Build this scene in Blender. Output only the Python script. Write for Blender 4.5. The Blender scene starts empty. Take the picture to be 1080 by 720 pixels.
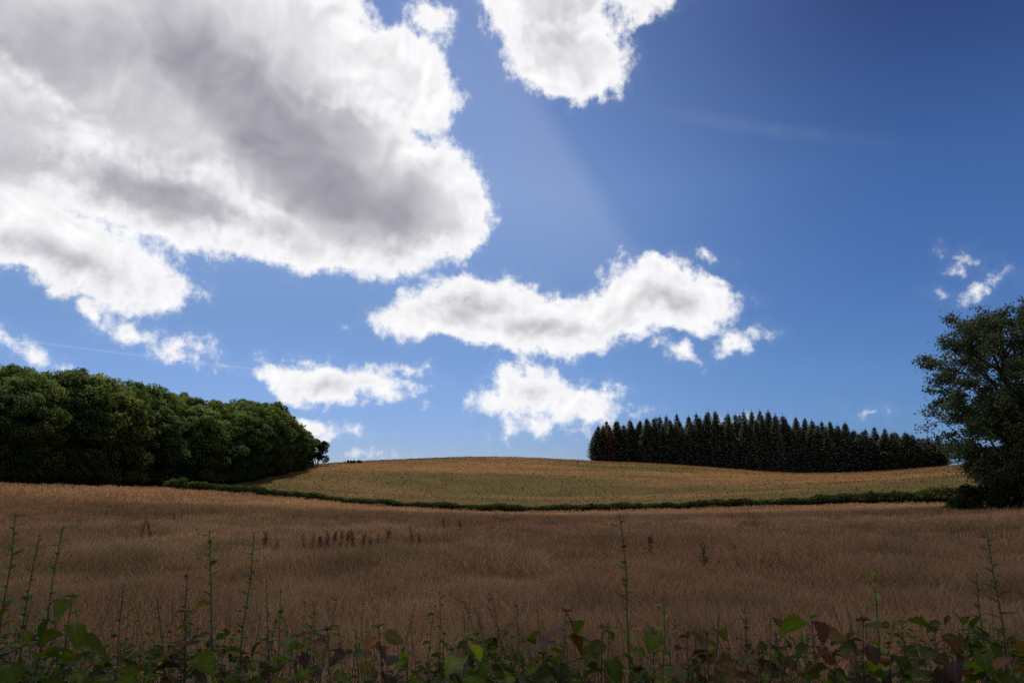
import bpy, bmesh, math, random
import numpy as np
from math import radians as R, sin, cos, pi

# ------------------------------------------------------------------ scene
scene = bpy.context.scene
scene.render.engine = 'CYCLES'
scene.view_settings.view_transform = 'Standard'
scene.view_settings.look = 'None'
scene.view_settings.exposure = 0.0
scene.cycles.max_bounces = 8
scene.cycles.diffuse_bounces = 5
scene.cycles.transmission_bounces = 6
scene.cycles.volume_bounces = 2
scene.cycles.transparent_max_bounces = 8
scene.cycles.use_denoising = False
COL = scene.collection
SUN_EL, SUN_AZ = 59.0, -20.0          # azimuth measured from +Y (north), + to the east

# ------------------------------------------------------------------ camera
cam = bpy.data.cameras.new('camera')
cam.lens = 28.0
cam.sensor_width = 36.0
cam.clip_start = 0.05
cam.clip_end = 20000.0
camo = bpy.data.objects.new('camera', cam)
COL.objects.link(camo)
EYE = 2.0
camo.location = (0, 0, EYE)
camo.rotation_euler = (R(90 + 9.46), 0, 0)
scene.camera = camo

# ------------------------------------------------------------------ sky
class NT:
    """tiny helper around a node tree"""
    def __init__(self, tree):
        self.t = tree
    def node(self, kind, **kw):
        n = self.t.nodes.new(kind)
        for k, v in kw.items():
            setattr(n, k, v)
        return n
    def put(self, sock, v):
        if isinstance(v, bpy.types.NodeSocket):
            self.t.links.new(v, sock)
        elif v is not None:
            sock.default_value = v
    def math(self, op, a, b=None, c=None, clamp=False):
        n = self.node('ShaderNodeMath', operation=op, use_clamp=clamp)
        for s, v in zip(n.inputs, (a, b, c)):
            self.put(s, v)
        return n.outputs[0]
    def vec(self, op, a, b=None, scale=None):
        n = self.node('ShaderNodeVectorMath', operation=op)
        self.put(n.inputs[0], a)
        if b is not None:
            self.put(n.inputs[1], b)
        if scale is not None:
            self.put(n.inputs['Scale'], scale)
        return n.outputs['Value'] if op in ('LENGTH', 'DOT_PRODUCT', 'DISTANCE') else n.outputs['Vector']
    def noise(self, v, scale, detail=4, rough=0.55, lac=2.0, dist=0.0, out=0, dims='3D'):
        n = self.node('ShaderNodeTexNoise', noise_dimensions=dims)
        self.put(n.inputs['Vector'], v)
        n.inputs['Scale'].default_value = scale
        n.inputs['Detail'].default_value = detail
        n.inputs['Roughness'].default_value = rough
        n.inputs['Lacunarity'].default_value = lac
        n.inputs['Distortion'].default_value = dist
        return n.outputs[out]
    def remap(self, v, a, b, c=0.0, d=1.0, smooth=True):
        n = self.node('ShaderNodeMapRange', interpolation_type='SMOOTHSTEP' if smooth else 'LINEAR')
        self.put(n.inputs[0], v)
        for i, x in enumerate((a, b, c, d)):
            self.put(n.inputs[i + 1], x)
        return n.outputs[0]
    def mix(self, f, a, b, blend='MIX'):
        n = self.node('ShaderNodeMix', data_type='RGBA', blend_type=blend)
        self.put(n.inputs[0], f)
        self.put(n.inputs[6], a)
        self.put(n.inputs[7], b)
        return n.outputs[2]
    def ramp(self, f, stops, interp='LINEAR'):
        n = self.node('ShaderNodeValToRGB')
        cr = n.color_ramp
        cr.interpolation = interp
        while len(cr.elements) < len(stops):
            cr.elements.new(0.5)
        for e, (p, c) in zip(cr.elements, stops):
            e.position = p
            e.color = (c[0], c[1], c[2], 1)
        self.put(n.inputs[0], f)
        return n.outputs[0]
    def combine(self, x, y, z):
        n = self.node('ShaderNodeCombineXYZ')
        for s, v in zip(n.inputs, (x, y, z)):
            self.put(s, v)
        return n.outputs[0]

CORES = [
    (-23.92, 23.47, 18.24, 8.51, -15, 0.50),
    (-18.93, 24.80, 14.02, 4.04, -36, 1.00),
    (-13.34, 20.07, 9.15, 3.73, -18, 1.00),
    (-31.74, 26.44, 9.10, 3.75, 15, 0.75),
    (-35.19, 19.56, 4.83, 3.87, -0, 0.55),
    (-24.69, 17.61, 12.96, 2.71, -8, 0.80),
    (-20.41, 27.56, 7.12, 3.88, -30, 0.75),
    (-14.90, 24.66, 7.47, 4.07, -30, 0.75),
    (-31.22, 12.35, 6.17, 1.23, -10, 0.85),
    (4.08, 31.73, 4.06, 2.81, -0, 0.60),
    (2.19, 5.92, 2.32, 1.09, -0, 0.85),
    (-12.82, 6.64, 3.92, 0.91, -10, 0.80),
    (-2.08, 10.82, 6.24, 1.04, -8, 0.50),
    (1.39, 10.28, 4.16, 0.97, -8, 0.70),
    (6.35, 9.95, 2.87, 0.82, -0, 0.65),
    (11.34, 11.62, 3.08, 1.20, -0, 0.60),
    (-3.49, 12.71, 4.87, 1.25, 6, 0.65),
    (4.08, 4.01, 3.38, 0.54, -0, 0.60),
]
# each puff of cloud: azimuth, elevation (degrees), half width, half height (degrees), tilt (degrees)
PUFFS = [
    (-26.64, 27.03, 18.88, 7.44, -18),
    (-14.77, 21.86, 12.04, 6.18, -25),
    (-6.75, 19.79, 5.30, 4.21, -20),
    (-8.35, 27.34, 4.64, 3.32, -25),
    (-17.22, 29.76, 9.36, 4.99, -20),
    (-40.75, 19.79, 11.96, 7.82, -0),
    (-14.54, 16.74, 7.22, 2.76, 8),
    (-24.71, 17.91, 10.16, 3.59, -10),
    (-30.52, 13.39, 8.31, 2.55, -10),
    (-25.47, 12.27, 3.26, 1.30, -12),
    (-32.82, 15.79, 6.42, 1.18, -12),
    (2.99, 33.48, 6.23, 3.61, -0),
    (4.26, 29.53, 5.32, 3.19, -10),
    (11.05, 32.63, 3.53, 1.67, 10),
    (4.23, 27.34, 1.48, 1.21, -0),
    (-6.50, 31.33, 1.97, 1.32, -0),
    (-4.17, 11.82, 6.04, 2.61, 6),
    (0.35, 10.96, 5.64, 2.61, -8),
    (4.15, 10.25, 4.24, 2.19, -0),
    (11.02, 12.10, 5.49, 2.54, -6),
    (10.41, 14.13, 2.82, 1.48, -10),
    (7.61, 11.41, 4.07, 2.31, -0),
    (13.34, 11.74, 2.97, 1.19, -10),
    (15.66, 9.45, 1.69, 0.58, 20),
    (11.57, 8.40, 1.33, 0.47, -0),
    (15.24, 13.09, 0.91, 0.46, -20),
    (1.37, 5.92, 3.14, 1.77, -5),
    (0.00, 6.74, 1.78, 0.96, -0),
    (5.58, 5.01, 2.84, 1.49, -0),
    (2.58, 3.95, 3.79, 0.81, -0),
    (-1.91, 5.51, 1.70, 0.68, -5),
    (-14.78, 6.98, 3.38, 1.43, -6),
    (-12.82, 6.64, 3.95, 1.45, -10),
    (-10.16, 6.03, 3.07, 1.07, -12),
    (-16.58, 7.37, 1.93, 0.96, -0),
    (-26.96, 9.49, 1.86, 0.70, -15),
    (-29.52, 10.29, 1.12, 0.56, -25),
    (-23.21, 8.02, 2.30, 0.54, -12),
    (-32.29, 7.21, 2.14, 0.64, -18),
    (-13.86, 3.45, 2.46, 0.65, -12),
    (-22.19, 11.56, 0.86, 0.43, -0),
    (30.40, 13.17, 0.83, 0.30, -10),
    (31.70, 11.41, 1.19, 0.33, 8),
    (28.76, 11.45, 0.34, 0.14, -0),
    (14.99, 14.88, 0.65, 0.26, -20),
    (24.07, 4.48, 0.47, 0.12, -0),
    (-1.55, 1.47, 1.34, 0.20, -0),
    (15.41, 3.94, 2.18, 0.39, -5),
    (-11.65, 1.11, 1.43, 0.20, -0),
    (-7.84, 6.81, 0.94, 0.27, -15),
    (9.12, 4.44, 0.53, 0.20, -0),
]

TRAILS = [(-35.98, 8.41, -4.78, 6.17, 0.12, 0.22, 0.1, 0.8), (7.24, 26.17, 30.59, 20.17, 0.8, 0.055, 0.4, 0.5)]

def build_world():
    w = bpy.data.worlds.new('World')
    scene.world = w
    w.use_nodes = True
    t = w.node_tree
    t.nodes.clear()
    g = NT(t)
    out = g.node('ShaderNodeOutputWorld')
    bg = g.node('ShaderNodeBackground')
    bg.inputs['Strength'].default_value = 0.1
    t.links.new(bg.outputs[0], out.inputs[0])
    sky = g.node('ShaderNodeTexSky', sky_type='NISHITA')
    sky.sun_disc = False
    sky.sun_elevation = R(SUN_EL)
    sky.sun_rotation = R(SUN_AZ)
    sky.altitude = 100
    sky.air_density = 1.0
    sky.dust_density = 0.0
    sky.ozone_density = 4.0
    tc = g.node('ShaderNodeTexCoord')
    d = g.vec('NORMALIZE', tc.outputs['Generated'])
    sx = g.node('ShaderNodeSeparateXYZ')
    g.put(sx.inputs[0], d)
    az = g.math('MULTIPLY', g.math('ARCTAN2', sx.outputs[0], sx.outputs[1]), 180 / pi)
    el = g.math('MULTIPLY', g.math('ARCSINE', sx.outputs[2]), 180 / pi)
    p = g.combine(az, el, 0.0)

    # the blue as this lens saw it: deeper away from the sun side, paler and less yellow near the horizon
    def bands(rows):
        return g.ramp(g.math('DIVIDE', el, 40.0, clamp=True), [(e / 40.0, c) for e, c in rows])
    sunside = bands([(2, (.42, .53, .90)), (11, (.60, .64, .78)), (20, (1.08, .98, 1.02)), (28, (.95, .92, 1.03))])
    offside = bands([(2, (.24, .38, .74)), (7, (.31, .44, .69)), (20, (.31, .43, .65)), (30, (.21, .25, .42))])
    tint = g.mix(g.remap(sx.outputs[0], -0.12, 0.47), sunside, offside)
    skycol = g.mix(1.0, sky.outputs[0], tint, 'MULTIPLY')
    # a broad sunbeam in the haze, fanning down from the sun past the cloud rim
    off = g.math('SUBTRACT', az, g.math('MULTIPLY_ADD', g.math('SUBTRACT', SUN_EL, el), 0.667, SUN_AZ))
    beam = g.math('MULTIPLY', g.remap(off, -15.0, -1.0), g.remap(off, -1.0, 1.6, 1.0, 0.0))
    beam = g.math('MULTIPLY', beam, g.math('MULTIPLY', g.remap(el, 8.0, 20.0), g.remap(el, 27.0, 45.0, 0.10, 0.0)))
    skycol = g.mix(beam, skycol, (7.5, 7.9, 9.0, 1))

    # billowing: shift the lookup by turbulent noise, coarse then fine
    def warp(v, scale, amp, detail, rough, off):
        n = g.noise(g.vec('ADD', v, (off, off * 1.7, 0)), scale, detail, rough, out=1, dims='2D')
        c = g.vec('SUBTRACT', n, (0.5, 0.5, 0.5))
        return g.vec('MULTIPLY', c, (amp, amp, 0.0))
    q0 = g.vec('ADD', p, warp(p, 0.09, 3.2, 1, 0.5, 11.0))
    q = g.vec('ADD', q0, warp(p, 0.42, 1.9, 6, 0.60, 41.0))
    qs = g.vec('ADD', q0, warp(p, 0.24, 2.6, 2, 0.45, 23.0))

    F = None
    for (a, e, rx, ry, rot) in PUFFS:
        m = g.node('ShaderNodeMapping', vector_type='TEXTURE')
        g.put(m.inputs[0], q)
        m.inputs[1].default_value = (a, e, 0)
        m.inputs[2].default_value = (0, 0, R(rot))
        m.inputs[3].default_value = (rx, ry, 1)
        ln = g.vec('LENGTH', m.outputs[0])
        rm = min(rx, ry)
        f = g.math('MULTIPLY_ADD', ln, -rm, rm)
        F = f if F is None else g.math('SMOOTH_MAX', F, f, min(0.8, rm * 0.6))

    # fine cauliflower edge
    n1 = g.noise(p, 0.70, 8, 0.60, dims='2D')
    D = g.math('MULTIPLY_ADD', g.math('SUBTRACT', n1, 0.5), 2.0, F)
    alpha = g.remap(D, -0.28, 0.66)
    veil = g.remap(D, -0.8, 0.6, 0.0, 0.07)        # faint veil around the cloud rims
    alpha = g.math('MAXIMUM', alpha, veil)

    # the thick cores of the clouds hold the light back
    core = None
    for (a, e, rx, ry, rot, k) in CORES:
        m = g.node('ShaderNodeMapping', vector_type='TEXTURE')
        g.put(m.inputs[0], qs)
        m.inputs[1].default_value = (a, e, 0)
        m.inputs[2].default_value = (0, 0, R(rot))
        m.inputs[3].default_value = (rx, ry, 1)
        f = g.remap(g.vec('LENGTH', m.outputs[0]), 1.35, 0.25, 0.0, k)
        core = f if core is None else g.math('SMOOTH_MAX', core, f, 0.12)
    n4 = g.noise(g.vec('ADD', q0, (3.0, 9.0, 0)), 0.20, 3, 0.5, dims='2D')
    grey = g.math('MULTIPLY_ADD', g.math('SUBTRACT', n4, 0.5), 0.6, core)
    grey = g.math('MULTIPLY', g.remap(grey, -0.05, 1.05, smooth=False), g.remap(D, 0.25, 2.6))
    # relief: compare the noise with itself a little nearer the sun
    v0 = g.vec('ADD', qs, (5.0, 0, 0))
    ra = g.noise(v0, 0.55, 4, 0.5, dims='2D')
    rb = g.noise(g.vec('ADD', v0, (-0.35, 0.7, 0)), 0.55, 2, 0.5, dims='2D')
    rel = g.math('MULTIPLY', g.math('SUBTRACT', ra, rb), g.remap(D, 0.1, 1.6, 0.0, g.remap(F, 1.5, 4.0, 0.44, 0.22)))
    lit = g.mix(grey, (9.55, 9.55, 9.7, 1), (3.35, 3.33, 3.9, 1))
    lit = g.mix(g.remap(D, 0.8, 4.5, 0.0, 0.15), lit, (3.4, 3.4, 3.9, 1))
    lit = g.vec('SCALE', lit, scale=g.math('ADD', rel, 1.0))
    # old contrails, very faint
    def contrail(a0, e0, a1, e1, width, strength, lo, hi):
        ang = math.atan2(e1 - e0, a1 - a0)
        m = g.node('ShaderNodeMapping', vector_type='TEXTURE')
        g.put(m.inputs[0], p)
        m.inputs[1].default_value = (a0, e0, 0)
        m.inputs[2].default_value = (0, 0, ang)
        s = g.node('ShaderNodeSeparateXYZ')
        g.put(s.inputs[0], m.outputs[0])
        L = math.hypot(a1 - a0, e1 - e0)
        across = g.remap(g.math('ABSOLUTE', s.outputs[1]), 0.0, width, 1.0, 0.0)
        along = g.math('MULTIPLY', g.remap(s.outputs[0], 0, L * lo), g.remap(s.outputs[0], L * hi, L, 1.0, 0.0))
        return g.math('MULTIPLY', g.math('MULTIPLY', across, along), g.math('MULTIPLY', n1, strength))
    trails = g.math('ADD', contrail(*TRAILS[0]), contrail(*TRAILS[1]))
    withtrail = g.mix(trails, skycol, (8.5, 9.0, 9.8, 1))
    final = g.mix(alpha, withtrail, lit)
    # the rest of the sky, overhead and behind: unseen bright cumulus, added as fill light
    plane = g.vec('SCALE', d, scale=g.math('DIVIDE', 1.0, g.math('ADD', g.math('MAXIMUM', sx.outputs[2], 0.0), 0.18)))
    n5 = g.noise(plane, 1.1, 5, 0.55)
    behind = g.math('MAXIMUM', g.remap(el, 38.0, 52.0), g.remap(sx.outputs[1], 0.30, -0.10))
    behind = g.math('MULTIPLY', behind, g.remap(sx.outputs[2], 0.0, 0.12))
    a5 = g.math('MULTIPLY', g.remap(n5, 0.45, 0.58), behind)
    sunny = g.mix(g.remap(n5, 0.5, 0.72), (8.0, 7.9, 7.8, 1), (4.2, 4.2, 4.5, 1))
    final = g.mix(a5, final, sunny)
    g.put(bg.inputs[0], final)
    w.cycles.sampling_method = 'MANUAL'
    w.cycles.sample_map_resolution = 256

# ------------------------------------------------------------------ helpers
def vnoise(x, y, seed=0):
    """smooth value noise on a lattice, vectorised, 0..1"""
    xi = np.floor(x).astype(np.int64); yi = np.floor(y).astype(np.int64)
    fx = x - xi; fy = y - yi
    fx = fx * fx * (3 - 2 * fx); fy = fy * fy * (3 - 2 * fy)
    def h(a, b):
        n = (a * 374761393 + b * 668265263 + seed * 1442695041) & 0xFFFFFFFF
        n = ((n ^ (n >> 13)) * 1274126177) & 0xFFFFFFFF
        n = (n ^ (n >> 16)) & 0xFFFFFFFF
        return n / 4294967295.0
    a = h(xi, yi) * (1 - fx) + h(xi + 1, yi) * fx
    b = h(xi, yi + 1) * (1 - fx) + h(xi + 1, yi + 1) * fx
    return a * (1 - fy) + b * fy

def fbm(x, y, octaves=4, seed=0):
    s = 0; a = 0.5; t = 0
    for o in range(octaves):
        s = s + a * vnoise(x * 2 ** o + o * 17.3, y * 2 ** o - o * 9.1, seed + o)
        t += a; a *= 0.5
    return s / t

def smooth(a, b, x):
    t = np.clip((x - a) / (b - a), 0, 1)   # also runs downhill when a > b
    return t * t * (3 - 2 * t)

class Soup:
    """collects vertices, faces and vertex colours for ONE mesh object"""
    def __init__(self):
        self.v, self.q, self.t, self.c, self.uv, self.n = [], [], [], [], [], 0
        self.smooth = False
    def add(self, verts, quads=None, tris=None, col=(1, 1, 1), uv=None):
        verts = np.asarray(verts, np.float32).reshape(-1, 3)
        if quads is not None and len(quads):
            self.q.append(np.asarray(quads, np.int64).reshape(-1, 4) + self.n)
        if tris is not None and len(tris):
            self.t.append(np.asarray(tris, np.int64).reshape(-1, 3) + self.n)
        c = np.asarray(col, np.float32)
        if c.ndim == 1:
            c = np.tile(c, (len(verts), 1))
        self.v.append(verts); self.c.append(c)
        self.uv.append(np.zeros((len(verts), 2), np.float32) if uv is None else np.asarray(uv, np.float32))
        self.n += len(verts)
    def mesh(self, name, mat):
        me = bpy.data.meshes.new(name)
        V = np.concatenate(self.v); C = np.concatenate(self.c)
        Q = np.concatenate(self.q) if self.q else np.zeros((0, 4), np.int64)
        T = np.concatenate(self.t) if self.t else np.zeros((0, 3), np.int64)
        loops = np.concatenate([Q.ravel(), T.ravel()]).astype(np.int32)
        starts = np.concatenate([np.arange(len(Q)) * 4, len(Q) * 4 + np.arange(len(T)) * 3]).astype(np.int32)
        me.vertices.add(len(V)); me.vertices.foreach_set('co', V.ravel())
        me.loops.add(len(loops)); me.loops.foreach_set('vertex_index', loops)
        me.polygons.add(len(starts)); me.polygons.foreach_set('loop_start', starts)
        a = me.attributes.new('tint', 'FLOAT_COLOR', 'POINT')
        a.data.foreach_set('color', np.concatenate([C, np.ones((len(C), 1), np.float32)], 1).ravel())
        U = np.concatenate(self.uv)
        if np.abs(U).max() > 0:
            b = me.attributes.new('blade', 'FLOAT2', 'POINT')
            b.data.foreach_set('vector', U.ravel())
        me.update(calc_edges=True)
        if self.smooth:
            me.polygons.foreach_set('use_smooth', np.ones(len(starts), bool))
        me.materials.append(mat)
        return me
    def build(self, name, mat, parent=None, loc=None):
        o = bpy.data.objects.new(name, self.mesh(name, mat))
        COL.objects.link(o)
        if parent is not None:
            o.parent = parent
        if loc is not None:
            o.location = loc
        return o

def tag(o, label=None, cat=None, group=None, kind=None):
    if label: o['label'] = label
    if cat: o['category'] = cat
    if group: o['group'] = group
    if kind: o['kind'] = kind
    return o

def empty(name, loc, rz=0.0, scale=None):
    o = bpy.data.objects.new(name, None)
    o.empty_display_size = 0.3
    COL.objects.link(o)
    o.location = loc
    o.rotation_euler = (0, 0, rz)
    if scale is not None:
        o.scale = scale
    return o

def part(name, me, parent):
    o = bpy.data.objects.new(name, me)
    COL.objects.link(o)
    o.parent = parent
    return o

def unit(v):
    return v / np.maximum(np.linalg.norm(v, axis=-1, keepdims=True), 1e-9)

def leaves(soup, pos, nrm, length, width, col, rng, droop=0.0):
    """rhombic leaf sprays; pos, nrm (n,3); length,width (n,); col (n,3)"""
    n = len(pos)
    r = rng.normal(size=(n, 3))
    t = unit(np.cross(nrm, r))
    t[:, 2] -= droop; t = unit(t)
    b = unit(np.cross(nrm, t))
    L = length[:, None]; W = width[:, None]
    fold = nrm * (W * 0.25)
    v = np.stack([pos - t * L * 0.5, pos + b * W * 0.5 + fold - t * L * 0.05, pos + t * L * 0.5, pos - b * W * 0.5 + fold - t * L * 0.05], 1)
    q = np.arange(n * 4).reshape(n, 4)
    soup.add(v.reshape(-1, 3), quads=q, col=np.repeat(col, 4, 0))

def tube(soup, pts, rad, sides=6, col=(0.1, 0.08, 0.06), cap=True):
    pts = np.asarray(pts, float); m = len(pts)
    rad = np.broadcast_to(np.asarray(rad, float), (m,))
    tan = unit(np.gradient(pts, axis=0))
    ref = np.array([0.31, 0.93, 0.2]) if abs(tan[:, 1]).max() < 0.8 else np.array([1.0, 0.1, 0.05])
    s = unit(np.cross(tan, ref)); u = np.cross(s, tan)
    a = np.linspace(0, 2 * pi, sides, endpoint=False)
    ring = (s[:, None, :] * np.cos(a)[None, :, None] + u[:, None, :] * np.sin(a)[None, :, None]) * rad[:, None, None] + pts[:, None, :]
    i = np.arange(m - 1)[:, None] * sides; j = np.arange(sides)[None, :]; k = (j + 1) % sides
    q = np.stack([i + j, i + k, i + sides + k, i + sides + j], -1).reshape(-1, 4)
    v = ring.reshape(-1, 3)
    tr = None
    if cap:
        v = np.concatenate([v, pts[-1:]])
        e = (m - 1) * sides
        tr = np.stack([e + np.arange(sides), e + (np.arange(sides) + 1) % sides, np.full(sides, m * sides)], 1)
    soup.add(v, quads=q, tris=tr, col=col)

def curve(p0, p1, sag, n=6, rng=None, wob=0.0):
    p0 = np.asarray(p0, float); p1 = np.asarray(p1, float)
    t = np.linspace(0, 1, n)[:, None]
    c = p0 * (1 - t) + p1 * t + np.asarray(sag, float) * (4 * t * (1 - t))
    if rng is not None and wob:
        w = rng.normal(size=(n, 3)) * wob; w[0] = 0; w[-1] = 0
        c = c + w
    return c

# ------------------------------------------------------------------ materials
def material(name):
    m = bpy.data.materials.new(name)
    m.use_nodes = True
    m.node_tree.nodes.clear()
    g = NT(m.node_tree)
    out = g.node('ShaderNodeOutputMaterial')
    return m, g, out

def leaf_material(name, trans=0.3, rough=0.5, spec=0.3, veins=False, tr_mul=(1.5, 1.6, 0.6)):
    m, g, out = material(name)
    at = g.node('ShaderNodeAttribute', attribute_name='tint')
    col = at.outputs['Color']
    geo = g.node('ShaderNodeNewGeometry')
    n = g.noise(geo.outputs['Position'], 0.9, 3, 0.6)
    col = g.mix(1.0, col, g.ramp(n, [(0.25, (0.72, 0.72, 0.72)), (0.75, (1.25, 1.22, 1.15))]), 'MULTIPLY')
    if veins:
        uv = g.node('ShaderNodeAttribute', attribute_name='blade')
        s = g.node('ShaderNodeSeparateXYZ'); g.put(s.inputs[0], uv.outputs['Vector'])
        ax = g.math('ABSOLUTE', s.outputs[0])
        rib = g.remap(ax, 0.0, 0.07, 1.0, 0.0)
        side = g.math('FRACT', g.math('SUBTRACT', g.math('MULTIPLY', s.outputs[1], 8.0), g.math('MULTIPLY', ax, 2.2)))
        side = g.remap(g.math('ABSOLUTE', g.math('SUBTRACT', side, 0.5)), 0.0, 0.09, 0.6, 0.0)
        v = g.math('MAXIMUM', rib, side)
        col = g.mix(g.math('MULTIPLY', v, 0.55), col, (0.16, 0.15, 0.06, 1))
        spot = g.noise(geo.outputs['Position'], 90.0, 3, 0.6)
        col = g.mix(g.remap(spot, 0.60, 0.72, 0.0, 0.6), col, (0.07, 0.035, 0.012, 1))
    p = g.node('ShaderNodeBsdfPrincipled')
    g.put(p.inputs['Base Color'], col)
    p.inputs['Roughness'].default_value = rough
    p.inputs['Specular IOR Level'].default_value = spec
    t = g.node('ShaderNodeBsdfTranslucent')
    g.put(t.inputs['Color'], g.mix(1.0, col, (*tr_mul, 1), 'MULTIPLY'))
    x = g.node('ShaderNodeMixShader')
    x.inputs[0].default_value = trans
    g.put(x.inputs[1], p.outputs[0]); g.put(x.inputs[2], t.outputs[0])
    g.put(out.inputs[0], x.outputs[0])
    return m

def bark_material(name, a, b, scale=6.0):
    m, g, out = material(name)
    geo = g.node('ShaderNodeNewGeometry')
    mp = g.node('ShaderNodeMapping'); g.put(mp.inputs[0], geo.outputs['Position'])
    mp.inputs[3].default_value = (1, 1, 0.25)
    n = g.noise(mp.outputs[0], scale, 6, 0.65)
    p = g.node('ShaderNodeBsdfPrincipled')
    g.put(p.inputs['Base Color'], g.ramp(n, [(0.3, a), (0.7, b)]))
    p.inputs['Roughness'].default_value = 0.9
    bump = g.node('ShaderNodeBump'); bump.inputs['Strength'].default_value = 0.5
    bump.inputs['Distance'].default_value = 0.03
    g.put(bump.inputs['Height'], n)
    g.put(p.inputs['Normal'], bump.outputs[0])
    g.put(out.inputs[0], p.outputs[0])
    return m

def ground_material():
    m, g, out = material('dry_ground')
    at = g.node('ShaderNodeAttribute', attribute_name='tint')
    geo = g.node('ShaderNodeNewGeometry')
    mp = g.node('ShaderNodeMapping'); g.put(mp.inputs[0], geo.outputs['Position'])
    mp.inputs[3].default_value = (1.0, 1.0, 1.0)
    n = g.noise(mp.outputs[0], 1.6, 8, 0.7)
    n2 = g.noise(mp.outputs[0], 0.12, 5, 0.6)
    col = g.mix(1.0, at.outputs['Color'], g.ramp(n, [(0.28, (0.45, 0.45, 0.42)), (0.72, (1.35, 1.32, 1.25))]), 'MULTIPLY')
    col = g.mix(1.0, col, g.ramp(n2, [(0.3, (0.85, 0.88, 0.8)), (0.7, (1.12, 1.08, 1.05))]), 'MULTIPLY')
    p = g.node('ShaderNodeBsdfPrincipled')
    g.put(p.inputs['Base Color'], col)
    p.inputs['Roughness'].default_value = 1.0
    p.inputs['Specular IOR Level'].default_value = 0.05
    bump = g.node('ShaderNodeBump'); bump.inputs['Strength'].default_value = 0.8
    bump.inputs['Distance'].default_value = 0.25
    g.put(bump.inputs['Height'], n)
    g.put(p.inputs['Normal'], bump.outputs[0])
    g.put(out.inputs[0], p.outputs[0])
    return m

M = {}
def make_materials():
    M['ground'] = ground_material()
    M['grass'] = leaf_material('dry_grass_blades', 0.32, 0.85, 0.03, tr_mul=(1.2, 1.05, 0.9))
    M['wood_leaf'] = leaf_material('broadleaf_foliage', 0.42, 0.7, 0.06, tr_mul=(1.55, 1.45, 0.7))
    M['needle'] = leaf_material('conifer_needles', 0.25, 0.75, 0.08, tr_mul=(1.2, 1.2, 0.7))
    M['ash_leaf'] = leaf_material('field_tree_foliage', 0.34, 0.45, 0.35)
    M['hedge_leaf'] = leaf_material('hedge_foliage', 0.35, 0.75, 0.05)
    M['big_leaf'] = leaf_material('broad_hedgerow_leaf', 0.40, 0.5, 0.09, veins=True)
    M['small_leaf'] = leaf_material('small_shoot_leaf', 0.36, 0.5, 0.14)
    M['dock'] = leaf_material('rusty_dock_seed', 0.1, 0.85, 0.05)
    M['bark'] = bark_material('broadleaf_bark', (0.035, 0.03, 0.025), (0.10, 0.085, 0.07))
    M['spruce_bark'] = bark_material('conifer_bark', (0.04, 0.03, 0.026), (0.12, 0.09, 0.075))
    M['twig'] = bark_material('young_twig', (0.025, 0.018, 0.016), (0.07, 0.045, 0.035), 60.0)
    M['straw'] = bark_material('dry_straw', (0.10, 0.065, 0.035), (0.22, 0.15, 0.085), 60.0)

# ------------------------------------------------------------------ terrain
CTRL = np.array([
    (0, 0, 0),
    (-6, 2, 0),
    (6, 2, 0),
    (0, 6, -0.05),
    (-15, 4, 0),
    (15, 4, 0),
    (0, -25, 0.2),
    (-60, -20, 0.5),
    (70, -20, 0.5),
    (-30, 20, -0.3),
    (30, 22, -0.2),
    (0, 20, -0.42),
    (-50, 45, 0.3),
    (50, 45, 0.35),
    (0, 45, -1.15),
    (0, 80, -2.2),
    (120, 60, 1.0),
    (-120, 60, 2.2),
    (2.91, 125, -3.67),
    (-17.37, 124, -2.92),
    (-47.14, 115, -0.21),
    (-33.11, 118, -1.34),
    (22.58, 121, -3.22),
    (34.9, 115, -2.59),
    (45.4, 108, -1.96),
    (55.48, 100, -1.58),
    (64.38, 95, -1.2),
    (-58.25, 92, 0.95),
    (-69.44, 80, 1.24),
    (-44.72, 190, 4.23),
    (-28.98, 205, 5.61),
    (-10.14, 215, 6.55),
    (5.07, 215, 6.3),
    (20.26, 215, 5.55),
    (39.92, 212, 4.51),
    (58.68, 208, 3.13),
    (77.05, 205, 2.04),
    (89.3, 200, 2.5),
    (105.07, 190, 4.01),
    (118.71, 180, 4.94),
    (-7.74, 165, 0.85),
    (-42.22, 150, 0.59),
    (47.21, 155, -0.35),
    (75.52, 140, 0.67),
    (-59.83, 150, 1.03),
    (-77.5, 150, 1.9),
    (23.54, 250, 5.19),
    (47.05, 250, 4.61),
    (93.92, 250, 1.71),
    (135.25, 250, 4.32),
    (-12.24, 260, 5.02),
    (28.22, 300, 4.09),
    (112.6, 300, -0.08),
    (162.11, 300, 2.7),
    (-42.79, 260, 3.81),
    (-64.9, 230, 3.6),
    (-68.16, 200, 2.93),
])
def _tps_kernel(r2):
    return np.where(r2 > 0, 0.5 * r2 * np.log(np.maximum(r2, 1e-12)), 0.0)
def _tps_fit(C, lam=8.0):
    n = len(C); P = C[:, :2] / 100.0
    K = _tps_kernel(((P[:, None] - P[None]) ** 2).sum(-1)) + np.eye(n) * lam * 1e-4
    A = np.zeros((n + 3, n + 3)); A[:n, :n] = K
    A[:n, n] = 1; A[:n, n + 1:] = P; A[n, :n] = 1; A[n + 1:, :n] = P.T
    b = np.zeros(n + 3); b[:n] = C[:, 2]
    return np.linalg.solve(A, b)
TPS = _tps_fit(CTRL)
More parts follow.
